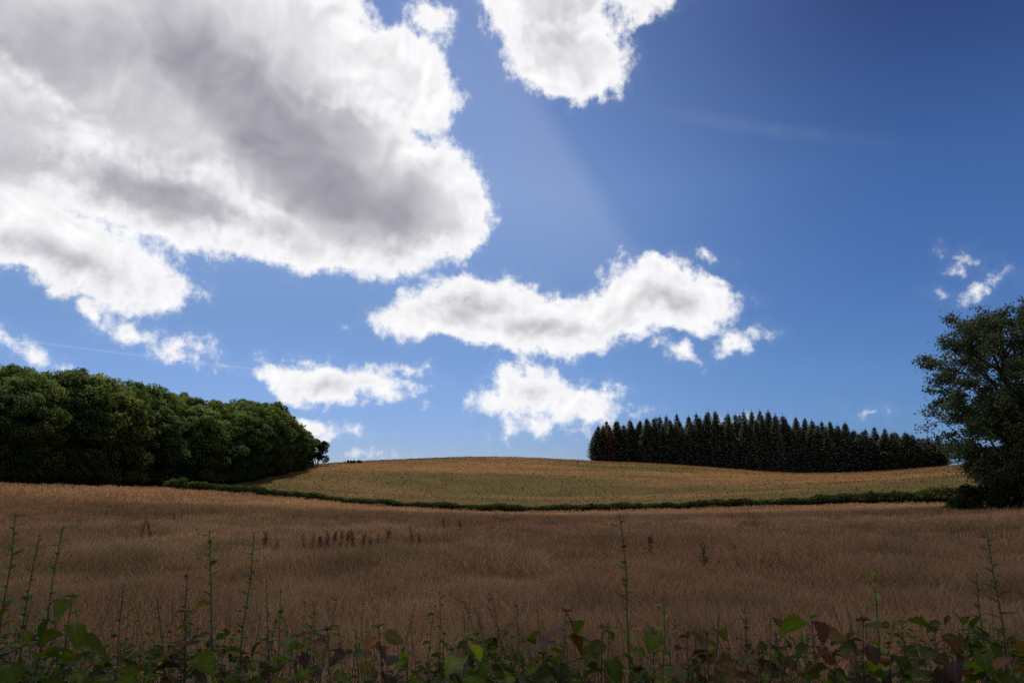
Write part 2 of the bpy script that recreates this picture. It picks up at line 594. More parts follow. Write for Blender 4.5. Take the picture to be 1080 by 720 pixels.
def height(x, y):
    x = np.asarray(x, float); y = np.asarray(y, float)
    shp = np.broadcast(x, y).shape
    X = np.broadcast_to(x, shp).ravel(); Y = np.broadcast_to(y, shp).ravel()
    Z = np.empty(len(X))
    Pc = CTRL[:, :2] / 100.0; n = len(CTRL)
    for s in range(0, len(X), 50000):
        xs = np.clip(X[s:s + 50000], -150, 210) / 100.0; ys = np.clip(Y[s:s + 50000], -30, 380) / 100.0
        r2 = (xs[:, None] - Pc[None, :, 0]) ** 2 + (ys[:, None] - Pc[None, :, 1]) ** 2
        Z[s:s + 50000] = _tps_kernel(r2) @ TPS[:n] + TPS[n] + TPS[n + 1] * xs + TPS[n + 2] * ys
    w = 1 - smooth(300, 460, Y)
    w = w * (1 - smooth(140, 320, np.abs(X - 20)))
    w = w * smooth(-80, -20, Y)
    Z = Z * w + (1 - w) * np.where(Y > 200, -14.0, np.where(Y < -20, 0.0, -2.0))
    near = np.exp(-(X ** 2 + (Y - 3) ** 2) / 60.0)
    Z = Z + (fbm(X / 14, Y / 14, 3, 5) - 0.5) * 0.35 * (1 - near)
    return Z.reshape(shp)

HEDGE = np.array([
    (-47.95, 115, 1.7),
    (-45.3, 115.5, 1.5),
    (-39.7, 117, 1.2),
    (-29.2, 119, 1.15),
    (-17.37, 124, 1.1),
    (-5.83, 125, 1.1),
    (2.91, 125, 1.15),
    (14.34, 123, 1.1),
    (25.19, 120, 1.15),
    (34.9, 115, 1.35),
    (43.27, 109, 1.6),
    (49.8, 104, 1.75),
    (56.09, 99, 1.9),
    (61.49, 94, 2.0),
])
def hedge_y(x):
    return np.interp(x, HEDGE[:, 0], HEDGE[:, 1])

def field_colour(x, y):
    """colour of the dry hay field, of the greener slope and of the verge, by place"""
    x = np.asarray(x, float); y = np.asarray(y, float)
    slope = smooth(-1.0, 1.0, y - hedge_y(x))
    a = fbm(x / 9, y / 22, 4, 11); b = 0.5 * fbm(x / 0.9, y / 1.5, 3, 23) + 0.5 * fbm(x / 4.0, y / 7.0, 3, 29); c = fbm(x / 40, y / 60, 3, 37)
    hay = np.array([0.320, 0.188, 0.112]); straw = np.array([0.41, 0.262, 0.155]); olive = np.array([0.125, 0.105, 0.05]); dark = np.array([0.10, 0.062, 0.043])
    k = lambda t: np.asarray(t)[..., None]
    f = hay * k(1 - smooth(.45, .75, a)) + straw * k(smooth(.45, .75, a))
    f = f * k(1 - 0.55 * smooth(.50, .68, b)) + olive * k(0.55 * smooth(.50, .68, b))
    f = f * k(1 - 0.6 * smooth(.38, .22, b)) + dark * k(0.6 * smooth(.38, .22, b))
    far = smooth(45, 120, y)
    f = f * k(1 - 0.45 * far) + straw * k(0.45 * far)
    # slope: golden towards the crest, olive below, drawn out along the contour
    up = y - hedge_y(x)
    e = fbm(x / 34, y / 9, 4, 51); e2 = fbm(x / 7, y / 3.0, 3, 61)
    gold = np.array([0.270, 0.142, 0.060]); green = np.array([0.112, 0.086, 0.030]); pale = np.array([0.15, 0.098, 0.042])
    gmix = smooth(0.30, 0.72, e + 0.0055 * (up - 64))
    h = green * k(1 - gmix) + gold * k(gmix)
    h = h * k(1 - 0.45 * smooth(.45, .7, e2)) + pale * k(0.45 * smooth(.45, .7, e2))
    h = h * k(1 - 0.5 * smooth(.36, .22, e2)) + np.array([0.07, 0.065, 0.03]) * k(0.5 * smooth(.36, .22, e2))
    out = f * k(1 - slope) + h * k(slope)
    wood = smooth(1.5, -1.5, x - np.interp(y, [40, 80, 95, 124, 155, 192], [-90, -64, -61, -55, -50.5, -48])) * smooth(50, 75, y) * smooth(230, 200, y)
    return out * k(1 - wood) + np.array([0.03, 0.028, 0.014]) * k(wood)

def build_ground():
    def axis(lo, hi, step, far):
        core = np.arange(lo, hi + 1e-6, step)
        g = 1.25 ** np.arange(1, 40) * step * 4
        g = g[g < far]
        return np.concatenate([(lo - g)[::-1], core, hi + g, [hi + far]])
    xs = axis(-130, 170, 1.5, 9000); ys = axis(-20, 300, 1.5, 9000)
    X, Y = np.meshgrid(xs, ys)
    Z = height(X, Y)
    C = field_colour(X, Y)
    C = C * 0.72
    Cf = np.array([0.10, 0.09, 0.045])
    w = (smooth(300, 420, np.hypot(X - 20, Y)))[..., None]
    C = C * (1 - w) + Cf * w
    nx, ny = len(xs), len(ys)
    i = np.arange(ny - 1)[:, None] * nx + np.arange(nx - 1)[None, :]
    q = np.stack([i, i + 1, i + nx + 1, i + nx], -1).reshape(-1, 4)
    s = Soup(); s.smooth = True
    s.add(np.stack([X, Y, Z], -1).reshape(-1, 3), quads=q, col=C.reshape(-1, 3))
    tag(s.build('ground', M['ground']), kind='structure')

def blades(soup, X, Y, H, W, C, rng, lean=0.25, head=False):
    """thin upright blades rooted on the ground; each a bent ribbon, optionally thickened into a seed head"""
    n = len(X); Z = height(X, Y)
    a = rng.uniform(0, 2 * pi, n)
    side = np.stack([np.cos(a), np.sin(a), np.zeros(n)], 1) * (W * 0.5)[:, None]
    lay = smooth(0.52, 0.72, fbm(X / 3.5, Y / 5.0, 3, 83)); la = 6.28 * 2 * fbm(X / 9.0, Y / 9.0, 2, 85)
    ld = rng.normal(size=(n, 2)) * lean + np.stack([np.cos(la), np.sin(la)], 1) * (0.4 * lay)[:, None]
    H = H * (1 - 0.25 * lay)
    base = np.stack([X, Y, Z - 0.03], 1)
    off = np.stack([ld[:, 0] * H, ld[:, 1] * H, H], 1)
    mid = base + off * np.array([0.35, 0.35, 0.62])
    tip = base + off * np.array([1, 1, 1.0])
    if head:
        hb = base + off * np.array([0.62, 0.62, 0.80])
        v = np.stack([base - side * 0.35, base + side * 0.35, mid + side * 0.35, mid - side * 0.35, hb - side * 1.5, hb + side * 1.5, tip], 1)
        o = np.arange(n)[:, None] * 7
        q = np.concatenate([o + np.array([0, 1, 2, 3]), o + np.array([3, 2, 5, 4])])
        t = o + np.array([4, 5, 6])
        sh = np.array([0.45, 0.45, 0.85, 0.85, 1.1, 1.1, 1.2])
    else:
        v = np.stack([base - side, base + side, mid + side * 0.8, mid - side * 0.8, tip], 1)
        o = np.arange(n)[:, None] * 5
        q = o + np.array([0, 1, 2, 3]); t = o + np.array([3, 2, 4])
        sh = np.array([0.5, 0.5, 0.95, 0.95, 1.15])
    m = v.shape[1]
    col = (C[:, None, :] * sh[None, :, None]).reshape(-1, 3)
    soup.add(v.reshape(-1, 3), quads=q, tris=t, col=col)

def build_grass():
    rng = np.random.default_rng(7)
    s = Soup()
    for (y0, y1, dens, hh, ww, head) in ((3.9, 9, 1100, 0.66, 0.0032, True), (9, 16, 700, 0.62, 0.0045, True), (16, 28, 240, 0.62, 0.008, True),
                                         (28, 45, 90, 0.60, 0.015, True), (45, 75, 30, 0.56, 0.03, False), (75, 132, 13, 0.5, 0.05, False)):
        area_n = int(dens * (y1 ** 2 - y0 ** 2) * 0.70)
        y = np.sqrt(rng.uniform(y0 ** 2, y1 ** 2, area_n))
        x = rng.uniform(-0.72, 0.72, area_n) * y + rng.uniform(-1, 1, area_n)
        keep = (y < hedge_y(x) - 0.6)
        keep &= ~((x < -50 + (y - 125) * 0.1) & (y > 88))
        x, y = x[keep], y[keep]
        C = field_colour(x, y)
        patch = fbm(x / 1.6, y / 2.6, 3, 71)
        H = hh * (0.45 + 1.05 * patch) * rng.uniform(0.7, 1.15, len(x))
        C = C * rng.uniform(0.7, 1.35, (len(x), 1))
        green = rng.uniform(0, 1, len(x)) < 0.10
        C[green] = C[green] * np.array([0.62, 0.85, 0.55])
        blades(s, x, y, H, np.full(len(x), ww) * rng.uniform(0.7, 1.4, len(x)), C, rng, 0.30, head)
    tag(s.build('dry_hay_grass', M['grass']), 'tall dry brown hay grass covering the near field', 'grass', kind='stuff')
    s = Soup()
    n = 150000
    x = rng.uniform(-60, 150, n); y = rng.uniform(95, 262, n)
    up = y - hedge_y(x)
    keep = (up > 0.8)
    x, y, up = x[keep], y[keep], up[keep]
    C = field_colour(x, y) * rng.uniform(0.6, 1.35, (len(x), 1))
    tuft = rng.uniform(0, 1, len(x)) < 0.035
    H = 0.24 * rng.uniform(0.5, 1.3, len(x)); H[tuft] *= 1.8
    C[tuft] = C[tuft] * 0.55
    W = np.full(len(x), 0.07) * rng.uniform(0.6, 1.4, len(x)); W[tuft] *= 2.0
    blades(s, x, y, H, W, C, rng, 0.3, False)
    tag(s.build('slope_grass', M['grass']), 'short olive and golden grass on the rounded hill', 'grass', kind='stuff')

# ------------------------------------------------------------------ broadleaf wood
def broadleaf_meshes(seed, H=10.0, Rr=3.4):
    """one crown (many lobes of leaf sprays) and one trunk with limbs; standing on the origin, H tall"""
    rng = np.random.default_rng(seed)
    crown, wood = Soup(), Soup()
    base_green = np.array([(0.082, 0.118, 0.034), (0.066, 0.104, 0.035), (0.096, 0.122, 0.036)][seed % 3])
    zc, hz = H * 0.52, H * 0.49
    lobes = []
    tries = 0
    while len(lobes) < 58 and tries < 4000:
        tries += 1
        d = unit(rng.normal(size=3)); d[2] = d[2] * 0.95 + 0.05
        r = rng.uniform(0.55, 0.98)
        c = np.array([d[0] * Rr * r, d[1] * Rr * r, zc + d[2] * hz * r])
        rad = rng.uniform(0.24, 0.44) * Rr * (1.0 if c[2] < H * 0.7 else 0.85)
        if c[2] < H * 0.42:                                 # the wood edge is leafy down to the grass
            hr = np.hypot(c[0], c[1]) + 1e-6
            c[:2] *= max(1.0, Rr * 0.62 / hr)
        if c[2] - rad < 0.15: c[2] = rad + 0.15
        if all(np.linalg.norm(c - l[0]) > 0.62 * (rad + l[1]) for l in lobes):
            lobes.append((c, rad))
    for i in range(9):
        a = i * 0.7 + rng.normal() * 0.1
        lobes.append((np.array([cos(a) * Rr * 0.72, sin(a) * Rr * 0.72, 0.85]), 0.30 * Rr))
    # a few sprigs that break the outline
    for _ in range(7):
        d = unit(rng.normal(size=3)); d[2] = abs(d[2])
        lobes.append((np.array([d[0] * Rr * 0.84, d[1] * Rr * 0.84, zc + d[2] * hz * 0.84]), 0.17 * Rr * rng.uniform(0.8, 1.3)))
    ctr = np.array([0, 0, zc])
    for (c, rad) in lobes:
        n = int(470 * (rad / (0.3 * Rr)) ** 1.6) + 40
        d = unit(rng.normal(size=(n, 3)) + np.array([0, 0, 0.25]))
        rr = rad * (0.55 + 0.5 * np.sqrt(rng.uniform(0, 1, n)))
        sub = fbm(d[:, 0] * 2.2 + c[0] * 3, d[:, 1] * 2.2 + d[:, 2] * 1.7 + c[1] * 3, 2, seed)
        rr *= 0.62 + 0.8 * sub
        p = c + d * rr[:, None] * np.array([1.12, 1.12, 0.70])
        nrm = unit(d + rng.normal(size=(n, 3)) * 0.36 + np.array([0, 0, 0.45]))
        tone = rng.uniform(0.65, 1.35) * (0.35 + 1.2 * sub) * rng.uniform(0.7, 1.3, n) * (0.40 + 0.80 * np.clip(p[:, 2] / H, 0, 1))  # lower crown darkened in the tint, shade painted in towards the ground
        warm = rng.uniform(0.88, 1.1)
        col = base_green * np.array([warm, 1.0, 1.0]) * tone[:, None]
        L = rng.uniform(0.18, 0.36, n)
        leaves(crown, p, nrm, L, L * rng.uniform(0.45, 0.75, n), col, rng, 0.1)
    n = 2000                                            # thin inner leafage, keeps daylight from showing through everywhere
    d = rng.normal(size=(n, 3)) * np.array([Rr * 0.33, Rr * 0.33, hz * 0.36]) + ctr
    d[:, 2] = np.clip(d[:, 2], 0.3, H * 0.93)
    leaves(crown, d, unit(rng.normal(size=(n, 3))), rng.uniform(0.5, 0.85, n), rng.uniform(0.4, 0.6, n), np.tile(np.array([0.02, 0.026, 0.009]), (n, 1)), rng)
    t = curve((0, 0, -0.3), (rng.normal() * 0.3, rng.normal() * 0.3, H * 0.8), (0.15, 0.1, 0), 8, rng, 0.05)
    tube(wood, t, np.linspace(0.26, 0.04, 8), 8)
    for (c, rad) in lobes[:16]:
        k = min(6, max(1, int((c[2] - 1.2) / (H * 0.8) * 6)))
        tube(wood, curve(t[k], c, (0, 0, 0.3), 5, rng, 0.08), np.linspace(0.09, 0.02, 5), 5)
    return crown.mesh('crown', M['wood_leaf']), wood.mesh('trunk', M['bark'])

ORD = ['first', 'second', 'third', 'fourth', 'fifth', 'sixth', 'seventh', 'eighth', 'ninth', 'tenth', 'eleventh', 'twelfth', 'thirteenth',
       'fourteenth', 'fifteenth', 'sixteenth', 'seventeenth', 'eighteenth', 'nineteenth', 'twentieth', 'twenty-first', 'twenty-second', 'twenty-third', 'twenty-fourth', 'twenty-fifth', 'twenty-sixth', 'twenty-seventh', 'twenty-eighth']
def ordinal_from(k, n, place_left, place_right):
    """k-th of n counted from whichever end is nearer"""
    if k < (n + 1) // 2:
        return (ORD[k] + ' from ' + place_left) if k else ('nearest to ' + place_left)
    r = n - 1 - k
    return (ORD[r] + ' from ' + place_right) if r else ('nearest to ' + place_right)

WOOD = [   # x, y, height, crown radius, row
    (-69.98, 60.07, 8.61, 3.97, 0),
    (-69.6, 63.99, 10.17, 3.41, 0),
    (-66.44, 68.91, 10.94, 3.76, 0),
    (-67.8, 73.96, 11.72, 3.84, 0),
    (-65.59, 77.98, 12.04, 3.95, 0),
    (-66.24, 83.49, 11.9, 4.15, 0),
    (-63.12, 88.62, 11.84, 4.28, 0),
    (-61.37, 92.97, 11.17, 3.22, 0),
    (-60.26, 96.36, 12.81, 3.48, 0),
    (-60.75, 100.77, 12.88, 3.93, 0),
    (-58.83, 106.82, 14.67, 4.59, 0),
    (-59.11, 111.5, 14.98, 4.45, 0),
    (-56.64, 115.1, 13.51, 3.92, 0),
    (-57.38, 120.35, 14.15, 3.14, 0),
    (-55.42, 124.21, 11.94, 4.23, 0),
    (-55.62, 130.11, 11.28, 4.15, 0),
    (-52.82, 135.05, 12.47, 4.6, 0),
    (-54.28, 138.76, 11.17, 3.32, 0),
    (-52.25, 142.51, 11.2, 4.39, 0),
    (-50.71, 148.02, 12.45, 3.74, 0),
    (-50.86, 152.17, 13.1, 3.99, 0),
    (-50.58, 157.18, 13.6, 3.38, 0),
    (-48.98, 161.66, 12.86, 3.02, 0),
    (-49.62, 165.36, 13.01, 4.01, 0),
    (-49.15, 170.05, 12.85, 3.56, 0),
    (-48.43, 174.28, 10.12, 4.08, 0),
    (-49.24, 180.3, 10.44, 3.16, 0),
    (-48.69, 184.59, 8.45, 3.13, 0),
    (-69.0, 83.42, 13.75, 3.55, 1),
    (-67.63, 89.5, 14.14, 3.91, 1),
    (-66.08, 94.64, 14.17, 3.35, 1),
    (-63.74, 100.8, 14.12, 3.85, 1),
    (-62.49, 106.88, 13.99, 3.43, 1),
    (-61.99, 112.92, 15.62, 3.54, 1),
    (-59.73, 118.09, 13.69, 3.95, 1),
    (-58.3, 124.72, 15.21, 3.94, 1),
    (-57.92, 130.64, 14.71, 3.62, 1),
    (-57.79, 135.04, 13.65, 3.67, 1),
    (-56.26, 140.12, 14.95, 3.75, 1),
    (-55.2, 147.81, 14.35, 3.21, 1),
    (-55.48, 152.91, 14.54, 3.62, 1),
    (-53.67, 158.99, 14.11, 3.4, 1),
    (-53.86, 165.53, 14.2, 3.36, 1),
    (-52.81, 170.34, 14.91, 3.94, 1),
    (-52.26, 176.26, 14.46, 3.89, 1),
    (-72.32, 90.87, 13.76, 3.72, 1),
    (-70.8, 96.37, 14.23, 3.3, 1),
    (-68.96, 102.37, 14.17, 3.34, 1),
    (-67.92, 108.44, 15.14, 3.84, 1),
    (-66.9, 113.57, 15.42, 3.76, 1),
    (-65.25, 119.21, 15.99, 3.63, 1),
    (-65.01, 125.06, 16.05, 3.9, 1),
    (-63.61, 132.16, 15.74, 3.41, 1),
    (-63.19, 137.66, 15.38, 3.91, 1),
    (-61.43, 143.66, 15.03, 3.28, 1),
    (-61.65, 148.53, 15.42, 3.24, 1),
    (-60.76, 154.8, 14.18, 3.22, 1),
    (-60.13, 160.97, 14.89, 3.87, 1),
    (-58.84, 167.3, 13.66, 3.81, 1),
    (-58.13, 171.94, 15.0, 3.95, 1),
    (-58.31, 177.74, 15.35, 3.39, 1),
]
def build_wood():
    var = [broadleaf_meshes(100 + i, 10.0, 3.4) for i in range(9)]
    rng = random.Random(5)
    front = sorted([w for w in WOOD if w[4] == 0], key=lambda w: w[0] / w[1])
    for w in WOOD:
        x, y, h, r, row = w
        z = float(height(x, y))
        if row == 0:
            k = front.index(w); n = len(front)
            lab = 'front row tree of the left wood, ' + ordinal_from(k, n, 'the left picture edge', 'the hill end')
        else:
            lab = 'broadleaf tree behind the front row of the left wood, only its leafy top showing'
        root = empty('broadleaf_tree', (x, y, z), rng.uniform(0, 6.28), (r / 3.4, r / 3.4, h / 10.0))
        tag(root, lab, 'tree', 'broadleaf trees of the left wood' if row == 0 else 'rear trees of the left wood')
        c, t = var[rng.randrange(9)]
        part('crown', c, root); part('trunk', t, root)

# ------------------------------------------------------------------ conifer plantation
def conifer_meshes(seed, H=17.0, Rr=2.3, brown=False, skirt=0.10):
    rng = np.random.default_rng(seed)
    crown, wood = Soup(), Soup()
    hue = np.array([rng.uniform(0.85, 1.08), 1.0, rng.uniform(0.85, 1.1)])
    tube(wood, [(0, 0, -0.4), (0.05, 0, H * 0.3), (0.0, 0.05, H * 0.7), (0, 0, H * 0.995)], [0.21, 0.16, 0.09, 0.015], 7)
    z = H * skirt
    P, N, L, W, C = [], [], [], [], []
    while z < H * 0.97:
        f = (H - z) / (H * (1 - skirt))
        reach = Rr * min(1.0, (f * 1.75) ** 0.85)
        if z < H * 0.2: reach *= 0.85 + 0.15 * (z / (H * 0.2))
        k = rng.integers(6, 9)
        a0 = rng.uniform(0, 6.28)
        for j in range(k):
            a = a0 + j * 2 * pi / k + rng.normal() * 0.18
            r = reach * rng.uniform(0.72, 1.12)
            m = max(3, int(r / 0.22))
            t = np.linspace(0.12, 1.0, m)
            rise = 0.30 * f ** 0 * (1 - f) + 0.02
            zz = z + r * (t * (0.22 * (1 - f) - 0.10) - 0.28 * f * t * t + 0.12 * t ** 3) + rng.normal() * 0.05
            base = np.stack([np.cos(a) * r * t, np.sin(a) * r * t, zz], 1)
            if len(base) > 2 and rng.uniform() < 0.6:
                tube(wood, base[[0, len(base) // 2, -1]], [0.03, 0.02, 0.008], 3, cap=False)
            for q in range(2):
                off = rng.normal(size=(m, 3)) * np.array([0.16, 0.16, 0.09]) * (0.5 + 0.9 * (1 - t))[:, None]
                P.append(base + off - np.array([0, 0, 0.03 * q]))
                nn = rng.normal(size=(m, 3)) * 0.5 + np.array([0, 0, 1.0])
                N.append(nn)
                ff = min(1.0, 0.45 + 1.6 * f)
                L.append(rng.uniform(0.45, 0.85, m) * ff); W.append(rng.uniform(0.22, 0.40, m) * ff)
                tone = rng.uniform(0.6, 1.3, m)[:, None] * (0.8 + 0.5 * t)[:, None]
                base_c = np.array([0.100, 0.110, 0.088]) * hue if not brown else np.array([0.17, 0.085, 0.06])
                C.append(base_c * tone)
        z += rng.uniform(0.28, 0.46) * (0.65 + 0.35 * f)
    for q in range(18):                                  # leader
        zz = H * (0.95 + 0.075 * q / 18)
        P.append(np.array([[rng.normal() * 0.05, rng.normal() * 0.05, zz]])); N.append(np.array([[rng.normal(), rng.normal(), 0.2]]))
        L.append(np.array([0.34])); W.append(np.array([0.07])); C.append(np.array([[0.026, 0.036, 0.02]]) if not brown else np.array([[0.08, 0.04, 0.022]]))
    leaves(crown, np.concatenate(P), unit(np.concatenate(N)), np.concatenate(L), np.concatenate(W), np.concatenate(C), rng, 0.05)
    return crown.mesh('crown', M['needle']), wood.mesh('trunk', M['spruce_bark'])

CONIFERS = [   # x, y, height, radius, row, look
    (24.16, 228.65, 9.06, 2.5, 0, 'edge'),
    (26.01, 228.88, 10.36, 2.6, 0, 'edge'),
    (27.69, 227.51, 10.29, 2.3, 0, 'dead'),
    (29.84, 229.92, 11.72, 2.95, 0, 'norm'),
    (32.02, 229.33, 10.84, 2.79, 0, 'norm'),
    (34.24, 229.95, 11.99, 2.48, 0, 'norm'),
    (36.47, 229.74, 11.77, 2.75, 0, 'norm'),
    (38.15, 226.53, 12.84, 2.56, 0, 'norm'),
    (40.22, 226.77, 12.95, 2.95, 0, 'norm'),
    (42.62, 226.37, 10.99, 2.73, 0, 'norm'),
    (45.14, 227.22, 12.12, 2.57, 0, 'norm'),
    (46.38, 226.62, 11.74, 2.54, 0, 'norm'),
    (47.96, 225.76, 10.82, 2.51, 0, 'norm'),
    (50.53, 226.06, 12.51, 2.77, 0, 'norm'),
    (53.1, 227.12, 13.93, 2.79, 0, 'norm'),
    (55.27, 226.97, 15.28, 2.99, 0, 'norm'),
    (57.27, 225.09, 16.0, 2.59, 0, 'norm'),
    (59.59, 225.63, 13.39, 3.08, 0, 'norm'),
    (60.62, 223.47, 15.04, 2.55, 0, 'norm'),
    (63.44, 225.86, 12.74, 2.6, 0, 'norm'),
    (65.07, 223.37, 14.16, 2.98, 0, 'norm'),
    (66.16, 222.3, 13.16, 2.63, 0, 'norm'),
    (68.41, 224.02, 14.45, 2.41, 0, 'norm'),
    (69.87, 223.22, 15.98, 2.57, 0, 'norm'),
    (72.45, 225.02, 17.05, 2.84, 0, 'norm'),
    (72.96, 222.11, 15.5, 2.49, 0, 'norm'),
    (76.06, 224.33, 16.21, 3.15, 0, 'norm'),
    (77.55, 223.55, 13.25, 2.64, 0, 'norm'),
    (79.39, 222.8, 12.15, 2.61, 0, 'norm'),
    (81.93, 223.73, 11.96, 2.83, 0, 'norm'),
    (82.61, 221.67, 12.65, 2.97, 0, 'norm'),
    (84.71, 221.68, 13.36, 2.92, 0, 'norm'),
    (86.03, 219.85, 11.5, 2.92, 0, 'norm'),
    (88.59, 222.67, 14.35, 2.67, 0, 'norm'),
    (90.08, 221.04, 13.15, 2.92, 0, 'norm'),
    (91.34, 219.66, 13.74, 2.45, 0, 'norm'),
    (94.09, 221.14, 11.37, 2.99, 0, 'norm'),
    (94.86, 218.95, 10.47, 3.1, 0, 'norm'),
    (96.53, 219.72, 10.38, 3.02, 0, 'norm'),
    (97.82, 218.81, 9.47, 2.83, 0, 'norm'),
    (99.9, 218.59, 8.09, 2.49, 0, 'norm'),
    (100.93, 217.36, 10.31, 3.02, 0, 'norm'),
    (103.06, 217.41, 10.27, 2.73, 0, 'norm'),
    (106.27, 219.64, 8.73, 2.87, 0, 'norm'),
    (106.82, 217.77, 10.19, 2.82, 0, 'norm'),
    (108.22, 216.72, 9.39, 3.03, 0, 'norm'),
    (110.65, 218.95, 6.91, 3.16, 0, 'norm'),
    (111.75, 217.71, 6.82, 2.91, 0, 'norm'),
    (114.26, 217.92, 6.36, 3.09, 0, 'norm'),
    (115.78, 217.33, 4.49, 2.4, 0, 'norm'),
    (25.16, 232.9, 10.15, 2.77, 1, 'norm'),
    (27.82, 231.61, 10.86, 2.43, 1, 'norm'),
    (30.75, 232.14, 11.35, 2.8, 1, 'norm'),
    (34.25, 232.19, 12.49, 2.95, 1, 'norm'),
    (36.94, 230.12, 12.37, 2.56, 1, 'norm'),
    (39.33, 230.8, 11.58, 2.63, 1, 'norm'),
    (42.65, 230.68, 13.92, 3.0, 1, 'norm'),
    (45.65, 230.76, 13.12, 2.92, 1, 'norm'),
    (48.16, 230.18, 13.01, 3.0, 1, 'norm'),
    (50.81, 229.72, 14.39, 2.48, 1, 'norm'),
    (52.65, 228.08, 15.25, 2.51, 1, 'norm'),
    (55.67, 228.95, 15.07, 2.7, 1, 'norm'),
    (58.39, 227.77, 15.67, 2.93, 1, 'norm'),
    (60.91, 227.17, 14.99, 2.9, 1, 'norm'),
    (63.54, 227.21, 16.03, 2.82, 1, 'norm'),
    (65.67, 226.15, 16.84, 2.95, 1, 'norm'),
    (68.17, 226.76, 17.09, 2.55, 1, 'norm'),
    (70.39, 226.34, 17.5, 2.42, 1, 'norm'),
    (72.42, 225.57, 17.01, 2.44, 1, 'norm'),
    (74.66, 225.84, 16.31, 2.89, 1, 'norm'),
    (76.72, 225.46, 15.39, 2.42, 1, 'norm'),
    (79.82, 224.65, 15.7, 2.73, 1, 'norm'),
    (82.33, 225.15, 15.01, 2.49, 1, 'norm'),
    (84.49, 225.07, 14.94, 2.95, 1, 'norm'),
    (87.24, 225.12, 14.57, 2.57, 1, 'norm'),
    (89.48, 224.55, 13.55, 2.64, 1, 'norm'),
    (91.48, 223.99, 12.57, 2.81, 1, 'norm'),
    (92.93, 222.41, 13.66, 2.52, 1, 'norm'),
    (94.96, 222.17, 11.66, 3.03, 1, 'norm'),
    (97.98, 223.69, 11.53, 2.96, 1, 'norm'),
    (101.06, 223.18, 12.44, 2.61, 1, 'norm'),
    (103.77, 222.81, 11.86, 2.61, 1, 'norm'),
    (105.97, 220.72, 10.25, 2.63, 1, 'norm'),
    (109.54, 221.95, 9.97, 2.92, 1, 'norm'),
    (112.28, 221.35, 8.45, 3.05, 1, 'norm'),
    (114.21, 220.17, 8.44, 2.95, 1, 'norm'),
    (116.55, 219.51, 8.03, 2.9, 1, 'norm'),
    (25.71, 238.0, 10.75, 2.74, 1, 'norm'),
    (28.13, 237.69, 12.4, 2.73, 1, 'norm'),
    (31.35, 237.22, 12.49, 2.57, 1, 'norm'),
    (34.69, 236.72, 11.12, 3.01, 1, 'norm'),
    (37.56, 236.87, 11.95, 2.63, 1, 'norm'),
    (39.96, 234.87, 13.05, 3.07, 1, 'norm'),
    (42.44, 235.57, 14.16, 2.46, 1, 'norm'),
    (45.34, 234.52, 14.72, 2.51, 1, 'norm'),
    (48.5, 234.82, 15.31, 2.56, 1, 'norm'),
    (51.77, 233.64, 14.58, 2.69, 1, 'norm'),
    (55.12, 233.99, 14.66, 2.77, 1, 'norm'),
    (57.29, 232.82, 16.54, 2.98, 1, 'norm'),
    (59.48, 232.21, 14.97, 2.54, 1, 'norm'),
    (62.79, 231.9, 16.39, 2.56, 1, 'norm'),
    (66.28, 232.54, 16.3, 2.93, 1, 'norm'),
    (69.36, 231.56, 16.56, 2.71, 1, 'norm'),
    (71.9, 232.24, 16.96, 2.97, 1, 'norm'),
    (74.07, 231.33, 17.61, 2.91, 1, 'norm'),
    (76.13, 230.66, 16.58, 2.45, 1, 'norm'),
    (79.18, 231.06, 15.71, 2.85, 1, 'norm'),
    (81.66, 229.63, 15.55, 3.1, 1, 'norm'),
    (84.31, 229.72, 15.9, 2.55, 1, 'norm'),
    (86.95, 230.41, 14.33, 3.01, 1, 'norm'),
    (90.02, 229.32, 13.42, 2.78, 1, 'norm'),
    (92.87, 229.64, 13.19, 3.06, 1, 'norm'),
    (95.38, 228.93, 13.51, 3.1, 1, 'norm'),
    (98.16, 227.52, 11.01, 2.53, 1, 'norm'),
    (100.68, 228.09, 12.15, 2.76, 1, 'norm'),
    (102.88, 226.33, 11.1, 2.59, 1, 'norm'),
    (105.7, 226.59, 10.6, 2.92, 1, 'norm'),
    (107.82, 225.77, 10.85, 2.69, 1, 'norm'),
    (109.95, 225.58, 9.26, 2.89, 1, 'norm'),
    (113.96, 226.78, 8.2, 2.66, 1, 'norm'),
    (115.47, 225.14, 8.49, 2.77, 1, 'norm'),
    (118.15, 224.86, 7.03, 2.6, 1, 'norm'),
]
def build_conifers():
    var = [conifer_meshes(300 + i, 17.0, 2.3, False, (0.02, 0.04, 0.01, 0.05, 0.03)[i]) for i in range(5)]
    edge = conifer_meshes(340, 17.0, 2.4, False, 0.01)
    dead = conifer_meshes(350, 17.0, 1.9, True, 0.10)
    rng = random.Random(9)
    front = sorted([c for c in CONIFERS if c[4] == 0], key=lambda c: c[0] / c[1])
    for c in CONIFERS:
        x, y, h, r, row, look = c
        z = float(height(x, y))
        if row == 0:
            k = front.index(c); n = len(front)
            side = ordinal_from(k, n, 'the hilltop end', 'the big field tree')
            kind = 'dark green spruce'
            if look == 'dead': kind = 'reddish brown dying spruce'
            if look == 'edge': kind = 'spruce branched to the ground'
            lab = kind + ' in the plantation front row, ' + side
            if look == 'dead': lab = 'reddish brown dying spruce among dark green ones near the hilltop end of the plantation'
        else:
            lab = 'dark spruce deep in the plantation, only its tip above the front row'
        root = empty('spruce_tree', (x, y, z), rng.uniform(0, 6.28), (r / 2.3, r / 2.3, h / 17.0))
        tag(root, lab, 'conifer', 'spruces along the plantation edge' if row == 0 else 'spruces deep in the plantation')
        me = dead if look == 'dead' else edge if look == 'edge' else var[rng.randrange(5)]
        part('crown', me[0], root); part('trunk', me[1], root)

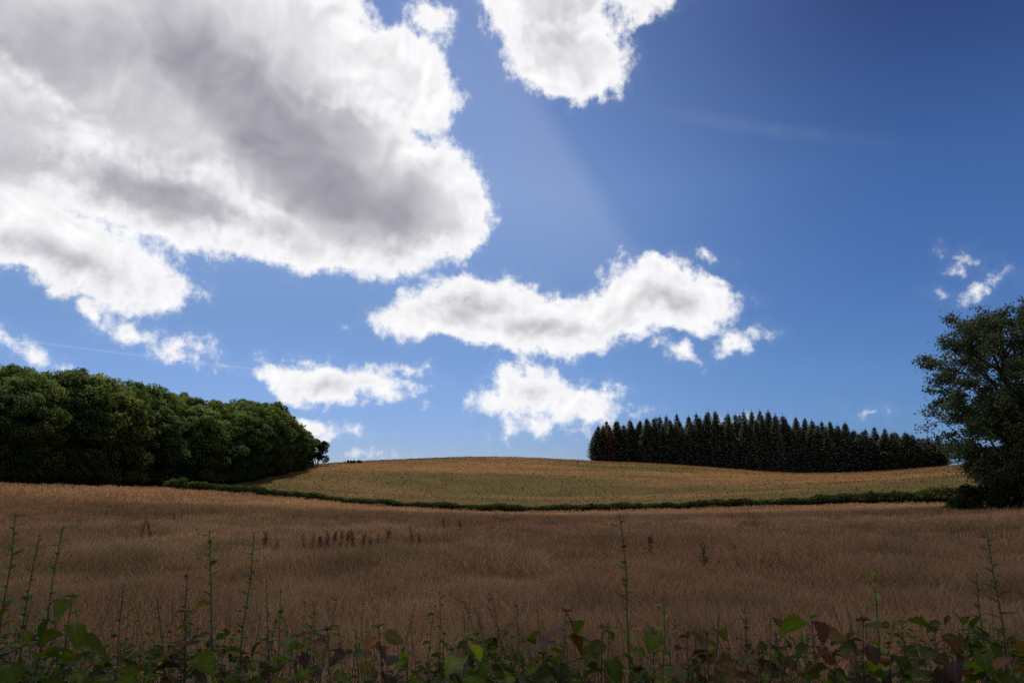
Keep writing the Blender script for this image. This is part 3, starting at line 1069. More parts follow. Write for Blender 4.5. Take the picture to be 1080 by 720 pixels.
# ------------------------------------------------------------------ the tree at the right edge
def big_tree(loc, H, Rx, Rz, zc, seed, nprim, nsec, nleaf, leafcol, label, lean=0.0, trunk_r=0.30, low=0.9):
    rng = np.random.default_rng(seed)
    crown, wood = Soup(), Soup()
    trunk = curve((0, 0, -0.3), (lean, 0.2, H * 0.86), (0.25, 0, 0), 10, rng, 0.07)
    tube(wood, trunk, np.linspace(trunk_r, 0.04, 10) * np.array([1.25] + [1] * 9), 10)
    for i in range(nprim):
        d = unit(rng.normal(size=3))
        ph = 2 * pi * (i * 0.618)
        el_ = math.asin(np.clip(-0.80 + 1.72 * (i + 0.5) / nprim, -1, 1))
        d = np.array([cos(ph) * cos(el_), sin(ph) * cos(el_), sin(el_)])
        d = d / (np.hypot(d[0], d[1]) ** 2.7 + abs(d[2]) ** 2.7) ** (1 / 2.7)
        tgt = np.array([lean * 0.5, 0, zc]) + d * np.array([Rx, Rx, Rz]) * rng.uniform(0.62, 0.8)
        tgt[2] = max(tgt[2], low)
        zs = np.clip(tgt[2] - np.hypot(tgt[0], tgt[1]) * 0.75, 1.2, H * 0.75)
        k = int(np.clip((zs + 0.3) / (H * 0.86 + 0.3) * 9, 1, 8))
        limb = curve(trunk[k], tgt, (0, 0, -0.25 if tgt[2] < zc else 0.15), 7, rng, 0.10)
        tube(wood, limb, np.linspace(0.11, 0.025, 7) * (trunk_r / 0.3), 6)
        for j in range(nsec):
            s0 = limb[rng.integers(3, 7)]
            v = unit(d * 0.9 + rng.normal(size=3) * 0.75 + np.array([0, 0, 0.1]))
            e = s0 + v * rng.uniform(0.6, 1.7) * (Rx / 5.2)
            w = (e - np.array([lean * 0.5, 0, zc])) / np.array([Rx, Rx, Rz])
            l = (np.hypot(w[0], w[1]) ** 2.7 + abs(w[2]) ** 2.7) ** (1 / 2.7)
            if l > 1.0: e = np.array([lean * 0.5, 0, zc]) + w / l * np.array([Rx, Rx, Rz]) * rng.uniform(0.93, 1.04)
            e[2] = max(e[2], low)
            tw = curve(s0, e, (0, 0, 0.08), 5, rng, 0.05)
            tube(wood, tw, np.linspace(0.028, 0.007, 5), 4, cap=False)
            n = int(nleaf * rng.uniform(0.6, 1.4))
            cl = tw[rng.integers(2, 5, n)] + rng.normal(size=(n, 3)) * np.array([0.31, 0.31, 0.19]) * rng.uniform(0.75, 1.15)
            cl[:, 2] = np.maximum(cl[:, 2], 0.2)
            nrm = unit(rng.normal(size=(n, 3)) * 0.7 + np.array([0, 0, 0.8]) + d * 0.3)
            tone = rng.uniform(0.7, 1.25) * rng.uniform(0.7, 1.3, n)[:, None]
            L = rng.uniform(0.15, 0.28, n)
            leaves(crown, cl, nrm, L, L * rng.uniform(0.4, 0.6, n), np.array(leafcol) * tone, rng, 0.25)
    root = empty('field_tree' if H > 9 else 'dark_bush', loc)
    part('crown', crown.mesh('crown', M['ash_leaf']), root)
    part('trunk', wood.mesh('trunk', M['bark']), root)
    tag(root, label, 'tree' if H > 9 else 'bush')
    return root

def bush(loc, rx, ry, h, seed, col, label, name='bush', size=(0.12, 0.24), n_lobes=16, mat='hedge_leaf', dens=260):
    rng = np.random.default_rng(seed)
    crown, wood = Soup(), Soup()
    for i in range(n_lobes):
        a = rng.uniform(0, 6.28); r = math.sqrt(rng.uniform(0, 1)) * 0.8
        c = np.array([cos(a) * rx * r, sin(a) * ry * r, h * rng.uniform(0.22, 0.95) * math.sqrt(max(0.1, 1 - 0.8 * r * r))])
        rad = rng.uniform(0.2, 0.34) * min(rx, h) * 1.1
        n = dens
        d = unit(rng.normal(size=(n, 3)) + np.array([0, 0, 0.2]))
        p = c + d * rad * (0.5 + 0.55 * np.sqrt(rng.uniform(0, 1, (n, 1))))
        p[:, 2] = np.maximum(p[:, 2], 0.05)
        L = rng.uniform(size[0], size[1], n)
        leaves(crown, p, unit(d + rng.normal(size=(n, 3)) * 0.6 + np.array([0, 0, .3])), L, L * 0.6, np.array(col) * (rng.uniform(0.7, 1.3) * rng.uniform(0.7, 1.3, n))[:, None], rng, 0.1)
        tube(wood, curve((rng.normal() * 0.1, rng.normal() * 0.1, -0.15), c, (0, 0, 0.1), 5, rng, 0.03), np.linspace(0.035, 0.01, 5), 5)
    root = empty(name, loc)
    part('foliage', crown.mesh('foliage', M[mat]), root)
    part('stem', wood.mesh('stem', M['bark']), root)
    tag(root, label, 'bush')
    return root

def build_hedge():
    rng = np.random.default_rng(21)
    s = Soup()
    seg = np.hypot(np.diff(HEDGE[:, 0]), np.diff(HEDGE[:, 1])); cum = np.concatenate([[0], np.cumsum(seg)])
    total = cum[-1]
    n = 62000
    u = rng.uniform(0, total, n)
    x = np.interp(u, cum, HEDGE[:, 0]); y = np.interp(u, cum, HEDGE[:, 1]); hh = np.interp(u, cum, HEDGE[:, 2])
    hh = hh * (0.32 + 0.60 * fbm(u / 9.0, u * 0 + 7, 2, 41) + 0.40 * fbm(u / 2.2, u * 0, 3, 3))
    w = 0.75 + 0.5 * fbm(u / 5.0, u * 0 + 3, 3, 9)
    th = rng.uniform(0, pi, n)
    rr = 0.75 + 0.3 * np.sqrt(rng.uniform(0, 1, n))
    off = np.cos(th) * w * rr; zz = np.abs(np.sin(th)) ** 0.6 * hh * rr
    lump = fbm(u / 0.8, th * 1.5, 3, 15)
    zz *= 0.75 + 0.5 * lump
    p = np.stack([x, y + off, height(x, y + off) + np.maximum(zz, 0.04)], 1)
    nrm = unit(np.stack([rng.normal(size=n) * 0.5, np.cos(th), np.sin(th) + 0.3], 1) + rng.normal(size=(n, 3)) * 0.45)
    L = rng.uniform(0.14, 0.34, n)
    g = 0.6 + 0.9 * fbm(u / 6.0, th * 0.5, 3, 30)
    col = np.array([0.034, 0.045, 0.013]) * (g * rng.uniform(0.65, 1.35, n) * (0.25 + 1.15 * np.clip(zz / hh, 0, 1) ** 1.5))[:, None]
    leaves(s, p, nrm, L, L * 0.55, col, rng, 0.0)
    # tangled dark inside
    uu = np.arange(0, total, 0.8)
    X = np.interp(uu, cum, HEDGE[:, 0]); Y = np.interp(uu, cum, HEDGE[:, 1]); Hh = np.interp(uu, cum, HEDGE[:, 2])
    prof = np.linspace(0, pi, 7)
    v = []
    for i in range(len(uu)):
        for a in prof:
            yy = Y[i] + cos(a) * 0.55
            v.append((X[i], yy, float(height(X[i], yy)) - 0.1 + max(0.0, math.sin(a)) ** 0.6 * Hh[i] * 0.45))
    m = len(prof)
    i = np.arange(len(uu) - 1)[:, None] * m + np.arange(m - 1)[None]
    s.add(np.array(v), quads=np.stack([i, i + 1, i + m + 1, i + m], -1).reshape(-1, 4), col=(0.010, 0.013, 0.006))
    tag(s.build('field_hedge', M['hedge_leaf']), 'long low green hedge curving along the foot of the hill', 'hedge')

# ------------------------------------------------------------------ docks and stalks in the hay
def dock(loc, h, seed, label, group, col=(0.20, 0.078, 0.05)):
    rng = np.random.default_rng(seed)
    st, hd = Soup(), Soup()
    top = np.array([rng.normal() * 0.06 * h, rng.normal() * 0.05 * h, h])
    main = curve((0, 0, -0.05), top, (rng.normal() * 0.03, 0, 0), 6)
    tube(st, main, np.linspace(0.008, 0.003, 6), 5)
    spikes = [(main[2], main[-1])]
    for k in range(rng.integers(3, 6)):
        b = main[rng.integers(2, 5)]
        a = rng.uniform(0, 6.28); l = h * rng.uniform(0.22, 0.38)
        e = b + np.array([cos(a) * 0.3 * l, sin(a) * 0.3 * l, l])
        tube(st, curve(b, e, (0, 0, 0), 3), [0.005, 0.004, 0.002], 4)
        spikes.append((b, e))
    for (b, e) in spikes:
        n = 85
        t = rng.uniform(0, 1, n)[:, None]
        p = b + (e - b) * t + rng.normal(size=(n, 3)) * np.array([0.03, 0.03, 0.01])
        leaves(hd, p, unit(rng.normal(size=(n, 3))), rng.uniform(0.02, 0.045, n), rng.uniform(0.012, 0.025, n), np.array(col) * rng.uniform(0.6, 1.4, (n, 1)), rng)
    root = empty('dock_plant', loc, rng.uniform(0, 6))
    st.build('stem', M['straw'], root); hd.build('seed_head', M['dock'], root)
    tag(root, label, 'dock plant', group)

DOCKS = [   # x, y, height, label, group
    (-5.92, 23.25, 0.86, 'leftmost rusty dock stalk of the mid-field row', 'dock stalks in the row'),
    (-5.86, 24.0, 0.79, 'second from the left of the rusty docks in the mid-field row', 'dock stalks in the row'),
    (-5.46, 23.25, 0.75, 'third from the left of the rusty docks in the mid-field row', 'dock stalks in the row'),
    (-5.47, 24.25, 0.84, 'fourth from the left of the rusty docks in the mid-field row', 'dock stalks in the row'),
    (-5.17, 23.75, 0.78, 'fifth from the left of the rusty docks in the mid-field row', 'dock stalks in the row'),
    (-5.16, 24.5, 0.8, 'sixth from the left of the rusty docks in the mid-field row', 'dock stalks in the row'),
    (-4.73, 23.5, 0.82, 'seventh from the left of the rusty docks in the mid-field row', 'dock stalks in the row'),
    (-4.46, 23.25, 0.86, 'eighth from the left of the rusty docks in the mid-field row', 'dock stalks in the row'),
    (-4.28, 23.25, 0.76, 'ninth from the left of the rusty docks in the mid-field row', 'dock stalks in the row'),
    (-4.21, 24.25, 0.77, 'tenth from the left of the rusty docks in the mid-field row', 'dock stalks in the row'),
    (-3.89, 24.0, 0.81, 'eleventh from the left of the rusty docks in the mid-field row', 'dock stalks in the row'),
    (-3.71, 24.5, 0.85, 'rightmost rusty dock stalk of the mid-field row', 'dock stalks in the row'),
    (-2.85, 23.25, 0.91, 'taller left stalk of the dock pair right of the long row', 'docks standing apart'),
    (-2.58, 22.75, 0.82, 'shorter right stalk of the dock pair right of the long row', 'docks standing apart'),
    (-13.23, 29.25, 0.97, 'left stalk of the dock pair near the wood', 'docks standing apart'),
    (-12.85, 29.0, 0.86, 'right stalk of the dock pair near the wood', 'docks standing apart'),
    (-7.1, 23.5, 0.84, 'left stalk of the dock pair left of the long row', 'docks standing apart'),
    (-6.26, 21.75, 0.86, 'right stalk of the dock pair left of the long row', 'docks standing apart'),
    (-3.35, 40.0, 0.87, 'small far dock stalk between the long row and the hedge', 'docks standing apart'),
    (-2.56, 40.0, 0.87, 'faint far dock stalk just right of another below the hedge', 'docks standing apart'),
    (3.78, 22.25, 0.74, 'olive stalk alone in the hay right of the tallest shoot', 'docks standing apart'),
    (4.1, 17.5, 0.78, 'green leafy stalk in the hay, left of two', 'docks standing apart'),
    (5.09, 18.75, 0.67, 'green leafy stalk in the hay, right of two', 'docks standing apart'),
]
def build_docks():
    for i, (x, y, h, lab, grp) in enumerate(DOCKS):
        green = lab.startswith('green') or lab.startswith('olive')
        dock((x, y, float(height(x, y))), h, 500 + i, lab, grp, (0.05, 0.055, 0.02) if green else (0.20, 0.078, 0.05))

# ------------------------------------------------------------------ plants of the near hedgerow
def one_leaf(soup, base, d, up, L, W, col, rng, fold=0.25, curl=0.25, serrate=0.05, nseg=8):
    d = np.asarray(d, float); d = d / np.linalg.norm(d)
    s = np.cross(d, up); s = s / max(np.linalg.norm(s), 1e-6)
    u = np.cross(s, d)
    t = np.linspace(0, 1, nseg + 1)
    wid = W * 0.5 * np.sin(pi * t ** 0.78) ** 0.72
    wid = wid * (1 + serrate * np.where(np.arange(nseg + 1) % 2, 1, -1)) ; wid[0] = 0.002; wid[-1] = 0.0005
    cl = np.asarray(base)[None] + d[None] * (t * L)[:, None] - u[None] * (curl * L * t * t)[:, None]
    wav = rng.normal(size=(2, nseg + 1)) * 0.035 * W
    lft = cl - s[None] * wid[:, None] + u[None] * (wid * fold + wav[0])[:, None]
    rgt = cl + s[None] * wid[:, None] + u[None] * (wid * fold + wav[1])[:, None]
    ml = (cl + lft) * 0.5 + u[None] * (wid * 0.10)[:, None]; mr = (cl + rgt) * 0.5 + u[None] * (wid * 0.10)[:, None]
    v = np.stack([lft, ml, cl, mr, rgt], 1).reshape(-1, 3)
    i = np.arange(nseg)[:, None] * 5 + np.arange(4)[None]
    q = np.stack([i, i + 1, i + 6, i + 5], -1).reshape(-1, 4)
    uv = np.stack([np.tile([-1, -.5, 0.0001, .5, 1], nseg + 1), np.repeat(t, 5)], 1)
    edge = np.tile([0.85, 1, 1.05, 1, 0.85], nseg + 1)[:, None]
    soup.add(v, quads=q, col=np.asarray(col) * edge, uv=uv)

GREENS = [(0.066, 0.090, 0.008), (0.052, 0.074, 0.007), (0.090, 0.118, 0.010), (0.045, 0.056, 0.008)]
REDS = [(0.085, 0.028, 0.020), (0.060, 0.028, 0.030), (0.10, 0.045, 0.016), (0.050, 0.030, 0.022)]
BROWNS = [(0.15, 0.062, 0.018), (0.11, 0.07, 0.02), (0.075, 0.06, 0.02)]
PALETTE = {'green': GREENS + GREENS[:2], 'red': REDS + GREENS[3:] + BROWNS[:1], 'brown': BROWNS + REDS[2:] + GREENS[:1],
           'mixed': GREENS + REDS[:2] + BROWNS[1:], 'lime': [(0.11, 0.155, 0.012), (0.09, 0.125, 0.010), (0.13, 0.165, 0.014)]}

def shoot(root_xy, top, seed, style, pal, label, name, group):
    """a young stem from the ground to its tip with small alternate leaves ('twiggy') or broad toothed leaves ('leafy')"""
    rng = np.random.default_rng(seed)
    x0, y0 = root_xy
    z0 = float(height(x0, y0))
    tip = np.array([top[0] - x0, top[1] - y0, top[2] - z0])
    st, fo = Soup(), Soup(); st.smooth = True; fo.smooth = True
    nst = 16
    main = curve((0, 0, -0.05), tip, (rng.normal() * 0.03, rng.normal() * 0.03, 0), nst, rng, 0.004)
    r0 = 0.0045 if style == 'twiggy' else 0.005
    tube(st, main, np.linspace(r0, 0.0013, nst), 6)
    cum = np.linspace(0, 1, nst)
    hgt = tip[2]
    P = lambda f: np.array([np.interp(f, cum, main[:, i]) for i in range(3)])
    axis = unit(tip)
    cols = PALETTE[pal]
    if style == 'twiggy':
        f = 1 - 0.80 / hgt if hgt > 1.0 else 0.3
        ang = rng.uniform(0, 6)
        while f < 0.995:
            ang += 2.4 + rng.normal() * 0.3
            near_top = smooth(0.80, 1.0, f)
            L = rng.uniform(0.028, 0.050) * (1.15 - 0.45 * near_top)
            out = np.array([cos(ang), sin(ang), rng.uniform(0.25, 0.8)])
            up = np.array([-cos(ang) * 0.4, -sin(ang) * 0.4, 1.0])
            b = P(f)
            if rng.uniform() < 0.9:
                one_leaf(fo, b + unit(out) * 0.003, out, up, L, L * rng.uniform(0.42, 0.6), np.array(cols[rng.integers(len(cols))]) * rng.uniform(1.0, 1.7), rng, 0.3, 0.15, 0.0, 5)
            if rng.uniform() < 0.22 and f < 0.85:                # short side twig with a few leaves
                e = b + unit(out) * rng.uniform(0.05, 0.12)
                tube(st, curve(b, e, (0, 0, -0.01), 4), np.linspace(0.002, 0.001, 4), 4)
                for q in range(5):
                    o2 = unit(out + rng.normal(size=3) * 0.7)
                    one_leaf(fo, b + (e - b) * (0.3 + 0.17 * q), o2, (0, 0, 1), L * rng.uniform(0.8, 1.1), L * 0.5, np.array(cols[rng.integers(len(cols))]) * rng.uniform(0.8, 1.2), rng, 0.3, 0.15, 0.0, 5)
            f += rng.uniform(0.009, 0.018) / hgt * (1.2 - 0.4 * near_top)
    else:
        f = max(0.35, 1 - 0.50 / hgt)
        ang = rng.uniform(0, 6)
        while f < 1.0:
            ang += pi * 0.86 + rng.normal() * 0.4
            near_top = float(smooth(0.86, 1.0, f))
            L = rng.uniform(0.052, 0.098) * (1.0 - 0.30 * near_top)
            pet = rng.uniform(0.012, 0.03)
            out = np.array([cos(ang), sin(ang), rng.uniform(0.15, 0.75)])
            b = P(f); e = b + unit(out) * pet
            tube(st, curve(b, e, (0, 0, 0.002), 3), [0.0016, 0.0012, 0.0012], 4)
            dirn = np.array([cos(ang + rng.normal() * 0.4), sin(ang + rng.normal() * 0.4), rng.uniform(-0.55, 0.45)])
            up = unit(np.array([rng.normal() * 0.45, rng.normal() * 0.45 - 0.15, 1.0]))
            one_leaf(fo, e, dirn, up, L, L * rng.uniform(0.80, 1.05), np.array(cols[rng.integers(len(cols))]) * rng.uniform(0.9, 1.5), rng, rng.uniform(0.05, 0.6), rng.uniform(0.0, 0.8), 0.085, 12)
            f += rng.uniform(0.016, 0.032) / hgt
        for q in range(4):                                   # furled young leaves at the tip
            aa = q * 1.7 + rng.uniform(0, 1)
            one_leaf(fo, P(1.0), (cos(aa), sin(aa), rng.uniform(0.1, 0.9)), (-cos(aa), -sin(aa), 0.8), rng.uniform(0.018, 0.036), rng.uniform(0.010, 0.020), np.array(cols[rng.integers(len(cols))]), rng, 0.6, 0.3, 0.05, 6)
    root = empty(name, (x0, y0, z0))
    st.build('stem', M['twig'], root)
    fo.build('foliage', M['small_leaf'] if style == 'twiggy' else M['big_leaf'], root)
    tag(root, label, 'plant', group)

SHOOTS = [   # root x, root y, tip x, tip y, tip z, style, palette, label
    (-1.354, 2.109, -1.313, 2.15, 1.901, 'twiggy', 'green', 'leaning shoot with larger leaves at the left picture edge'),
    (-1.436, 2.281, -1.265, 2.3, 1.86, 'twiggy', 'green', 'tall shoot leaning right, second from the left picture edge'),
    (-1.319, 2.325, -1.358, 2.35, 1.833, 'twiggy', 'green', 'thin upright shoot between two leaning ones at the left edge'),
    (-0.738, 2.38, -0.871, 2.35, 1.844, 'twiggy', 'green', 'tall straight shoot, left of two before the left field'),
    (-0.768, 2.292, -0.726, 2.3, 1.842, 'twiggy', 'green', 'tall shoot with leaning tip, right of two before the left field'),
    (-0.726, 2.476, -0.744, 2.5, 1.683, 'twiggy', 'green', 'short bare shoot just right of two tall ones'),
    (-0.731, 2.554, -0.728, 2.6, 1.647, 'twiggy', 'green', 'short thin shoot, second right of two tall ones'),
    (-1.051, 2.493, -1.175, 2.5, 1.674, 'twiggy', 'green', 'short shoot with small leaves between left edge group and tall pair'),
    (0.346, 2.213, 0.29, 2.2, 1.896, 'twiggy', 'green', 'tallest lone shoot at the middle of the hedgerow'),
    (1.054, 2.418, 1.057, 2.4, 1.733, 'twiggy', 'lime', 'bright green leafy shoot right of the middle'),
    (1.475, 2.341, 1.336, 2.3, 1.855, 'twiggy', 'green', 'tall shoot leaning left near the right picture edge'),
    (1.434, 2.531, 1.41, 2.5, 1.708, 'twiggy', 'green', 'thin shoot left of the tall leaning one at the right edge'),
    (-0.653, 2.575, -0.616, 2.6, 1.604, 'twiggy', 'green', 'thin shoot left of a pair below the dock row'),
    (-0.606, 2.514, -0.538, 2.55, 1.631, 'twiggy', 'green', 'thin shoot right of a pair below the dock row'),
    (-0.913, 2.526, -1.074, 2.5, 1.638, 'twiggy', 'green', 'low leaning shoot with bright leaves left of the brown leaved stem'),
    (-0.883, 2.529, -0.985, 2.5, 1.721, 'twiggy', 'red', 'dark reddish shoot behind the brown leaved stem'),
    (0.319, 2.401, 0.44, 2.4, 1.653, 'twiggy', 'lime', 'pale green upright sprig right of the tallest shoot'),
    (0.666, 2.533, 0.703, 2.5, 1.6, 'twiggy', 'red', 'small reddish shoot among the brown leaves right of the middle'),
    (0.65, 2.505, 0.641, 2.5, 1.564, 'twiggy', 'red', 'short dark sprig beside the small reddish shoot'),
    (0.869, 2.478, 0.87, 2.5, 1.529, 'twiggy', 'green', 'short green sprig left of the large single leaf'),
    (1.152, 2.467, 1.17, 2.5, 1.578, 'twiggy', 'green', 'short sprig behind the bright green shoot'),
    (-1.375, 2.352, -1.325, 2.4, 1.621, 'twiggy', 'green', 'low leafy sprig below the left edge shoots'),
    (-1.226, 2.114, -1.116, 2.1, 1.692, 'leafy', 'green', 'broad leaved stem with a flat pale green top at left'),
    (-0.753, 2.29, -0.884, 2.25, 1.632, 'leafy', 'brown', 'broad leaved stem with a cluster of brown leaves at left'),
    (-1.002, 2.141, -0.982, 2.1, 1.577, 'leafy', 'green', 'low green stem with one long pale leaf at left'),
    (-0.913, 2.197, -0.958, 2.2, 1.509, 'leafy', 'green', 'lowest green stem left of the brown leaved one'),
    (-1.167, 2.067, -1.212, 2.05, 1.614, 'leafy', 'green', 'green broad leaved stem in the left bottom corner'),
    (-1.029, 2.093, -1.045, 2.05, 1.565, 'leafy', 'green', 'green broad leaved stem beside the corner one'),
    (-0.694, 2.281, -0.726, 2.25, 1.522, 'leafy', 'green', 'green stem at the foot of the two tall shoots'),
    (-0.536, 2.26, -0.578, 2.25, 1.566, 'leafy', 'mixed', 'stem with one orange leaf below the thin pair'),
    (-0.533, 2.291, -0.51, 2.3, 1.574, 'leafy', 'mixed', 'mixed green and grey stem right of the orange leaf'),
    (-0.287, 2.252, -0.361, 2.25, 1.591, 'leafy', 'brown', 'purple topped stem with big olive leaves below the dock row'),
    (-0.268, 2.267, -0.287, 2.3, 1.512, 'leafy', 'green', 'low green stem right of the purple topped one'),
    (-0.156, 2.168, -0.118, 2.2, 1.576, 'leafy', 'lime', 'bright green stem left of the arching stalks'),
    (-0.024, 2.318, -0.047, 2.3, 1.512, 'leafy', 'green', 'low green stem under the arching stalks'),
    (0.063, 2.349, 0.086, 2.3, 1.512, 'leafy', 'green', 'low stem left of the dark red leaves'),
    (0.134, 2.255, 0.147, 2.25, 1.632, 'leafy', 'red', 'stem with dark red round leaves left of the tallest shoot'),
    (0.288, 2.291, 0.251, 2.3, 1.582, 'leafy', 'mixed', 'olive leaved stem right of the dark red leaves'),
    (0.368, 2.285, 0.392, 2.3, 1.566, 'leafy', 'green', 'green stem right of the tallest shoot'),
    (0.431, 2.195, 0.463, 2.2, 1.576, 'leafy', 'red', 'red brown stem right of the pale sprig'),
    (0.468, 2.18, 0.501, 2.15, 1.595, 'leafy', 'brown', 'stem with large brown veined leaves right of the middle'),
    (0.638, 2.245, 0.663, 2.25, 1.527, 'leafy', 'brown', 'stem with an orange leaf left of the large single leaf'),
    (0.805, 2.196, 0.775, 2.15, 1.632, 'leafy', 'mixed', 'stem bearing the single large rounded leaf'),
    (0.783, 2.066, 0.809, 2.1, 1.554, 'leafy', 'brown', 'low stem with a flat orange leaf below the large single one'),
    (0.866, 2.181, 0.928, 2.2, 1.616, 'leafy', 'red', 'purple leaved stem at the foot of the bright green shoot'),
    (0.99, 2.252, 1.019, 2.25, 1.517, 'leafy', 'green', 'low green stem between purple and red leaved ones'),
    (1.078, 2.141, 1.091, 2.15, 1.602, 'leafy', 'red', 'stem with folded dark red leaves left of the right edge'),
    (1.088, 2.135, 1.118, 2.1, 1.55, 'leafy', 'mixed', 'low dark stem below the thin right shoot'),
    (1.246, 2.133, 1.244, 2.1, 1.581, 'leafy', 'brown', 'brown leaved stem in the right bottom corner'),
    (1.202, 2.243, 1.236, 2.2, 1.538, 'leafy', 'green', 'green stem left of the brown right corner one'),
]
def build_hedgerow():
    for i, (rx, ry, tx, ty, tz, style, pal, lab) in enumerate(SHOOTS):
        shoot((rx, ry), (tx, ty, tz), 700 + i, style, pal, lab, 'hedge_shoot' if style == 'twiggy' else 'broadleaf_shoot',
              'thin upright shoots in the near hedgerow' if style == 'twiggy' else 'broad leaved shoots in the near hedgerow')
    # tangled low growth that fills the hedgerow below the shoots
    rng = np.random.default_rng(33)
    s = Soup(); s.smooth = True
    n = 6800
    x = rng.uniform(-2.6, 2.6, n); y = rng.uniform(2.0, 3.5, n)
    top = 1.325 + 0.30 * (fbm(x * 1.7, y * 1.3, 3, 91) - 0.5) * 2 - 0.04 * (y - 2.2)
    z = top - np.abs(rng.normal(size=n)) * 0.14 - rng.uniform(0, 0.03, n)
    allc = GREENS + GREENS + REDS[3:] + BROWNS[1:]
    for i in range(n):
        a = rng.uniform(0, 6.28)
        small = rng.uniform() < 0.55
        L = rng.uniform(0.022, 0.045) if small else rng.uniform(0.045, 0.08)
        one_leaf(s, (x[i], y[i], z[i]), (cos(a), sin(a), rng.uniform(-0.5, 0.6)), unit(np.array([rng.normal() * 0.5, rng.normal() * 0.5, 1.0])), L, L * rng.uniform(0.5, 0.85),
                 np.array(allc[rng.integers(len(allc))]) * rng.uniform(0.4, 1.0), rng, rng.uniform(0.1, 0.6), rng.uniform(0.0, 0.8), 0.06, 6)
    for i in range(900):
        a = rng.uniform(0, 6.28)
        bx, by = rng.uniform(-2.7, 2.7), rng.uniform(2.0, 3.5)
        zt = rng.uniform(1.0, 1.5)
        tube(s, curve((bx, by, float(height(bx, by)) - 0.03), (bx + rng.normal() * 0.12, by + rng.normal() * 0.12, zt), (rng.normal() * 0.06, rng.normal() * 0.06, 0), 6, rng, 0.01),
             np.linspace(0.005, 0.0015, 6), 4, col=np.array([0.05, 0.035, 0.022]) * rng.uniform(0.6, 1.3))
    for i in range(230):                                 # low sprigs with small leaves
        bx = rng.uniform(-2.6, 2.6) if rng.uniform() < 0.45 else -rng.uniform(0.4, 2.6)
        by = rng.uniform(2.1, 3.3)
        zt = rng.uniform(1.25, 1.56) + 0.05 * (fbm(np.array([bx * 2]), np.array([by]), 2, 8)[0] - 0.5)
        tip = (bx + rng.normal() * 0.07, by + rng.normal() * 0.05, zt)
        c = curve((bx, by, zt - 0.55), tip, (rng.normal() * 0.03, 0, 0), 7, rng, 0.006)
        tube(s, c, np.linspace(0.0026, 0.001, 7), 4, col=np.array([0.045, 0.035, 0.018]))
        cc = np.array(GREENS[rng.integers(4)]) if rng.uniform() < 0.85 else np.array(REDS[rng.integers(4)])
        big = rng.uniform(0.018, 0.034)
        for k in np.arange(0.35, 1.0, 0.045):
            a = rng.uniform(0, 6.28)
            b = np.array([np.interp(k, np.linspace(0, 1, 7), c[:, j]) for j in range(3)])
            one_leaf(s, b, (cos(a), sin(a), rng.uniform(-0.1, 0.8)), unit(np.array([rng.normal() * .4, rng.normal() * .4, 1.0])), big * rng.uniform(0.7, 1.2) * (1.2 - 0.5 * k), big * rng.uniform(0.45, 0.7), cc * rng.uniform(0.6, 1.2), rng, 0.35, 0.3, 0.04, 5)
    for i in range(700):                                 # fine grass growing up through it
        bx, by = rng.uniform(-2.7, 2.7), rng.uniform(2.1, 3.8)
        zt = rng.uniform(1.15, 1.55)
        lx, ly = rng.normal() * 0.16, rng.normal() * 0.10
        pts = np.array([(bx, by, float(height(bx, by)) - 0.03), (bx + lx * 0.15, by + ly * 0.15, zt * 0.6), (bx + lx * 0.5, by + ly * 0.5, zt * 0.9), (bx + lx, by + ly, zt)])
        tube(s, pts, [0.002, 0.0016, 0.0012, 0.0005], 3, col=np.array([0.20, 0.135, 0.07]) * rng.uniform(0.5, 1.2), cap=False)
    tag(s.build('hedgerow_undergrowth', M['big_leaf']), 'tangled low leaves and stems filling the hedgerow at the bottom edge', 'undergrowth', kind='stuff')

STALKS = [   # root x, root y, tip x, tip y, tip z, label
    (-0.035, 2.6, -0.152, 2.6, 1.609, 'dry stalk arching furthest left above the bright green stem'),
    (0.023, 2.55, -0.073, 2.55, 1.642, 'tall dry stalk arching left, middle of three'),
    (0.035, 2.6, 0.012, 2.6, 1.624, 'dry stalk standing almost straight, rightmost of three'),
    (-0.015, 2.65, -0.121, 2.65, 1.582, 'short dry stalk tucked behind two arching ones'),
    (1.225, 2.6, 1.219, 2.6, 1.516, 'short dry stalk behind the bright green shoot'),
]
def build_stalks():
    for i, (rx, ry, tx, ty, tz, lab) in enumerate(STALKS):
        rng = np.random.default_rng(900 + i)
        z0 = float(height(rx, ry))
        st, hd = Soup(), Soup()
        tip = np.array([tx - rx, ty - ry, tz - z0])
        t = np.linspace(0, 1, 14)[:, None]
        main = np.concatenate([tip[None, :2] * t ** 2.6, tip[2] * (1 - (1 - t) ** 1.35)], 1)
        tube(st, main, np.linspace(0.0035, 0.0012, 14), 5)
        n = 60
        k = rng.uniform(0.82, 1.0, n)
        p = np.stack([np.interp(k, t[:, 0], main[:, j]) for j in range(3)], 1) + rng.normal(size=(n, 3)) * 0.004
        leaves(hd, p, unit(rng.normal(size=(n, 3))), rng.uniform(0.008, 0.016, n), rng.uniform(0.003, 0.006, n), np.array([0.17, 0.11, 0.06]) * rng.uniform(0.6, 1.3, (n, 1)), rng)
        root = empty('grass_stalk', (rx, ry, z0))
        st.build('stem', M['straw'], root); hd.build('seed_head', M['dock'], root)
        tag(root, lab, 'grass stalk', 'dry grass stalks rising from the hedgerow')

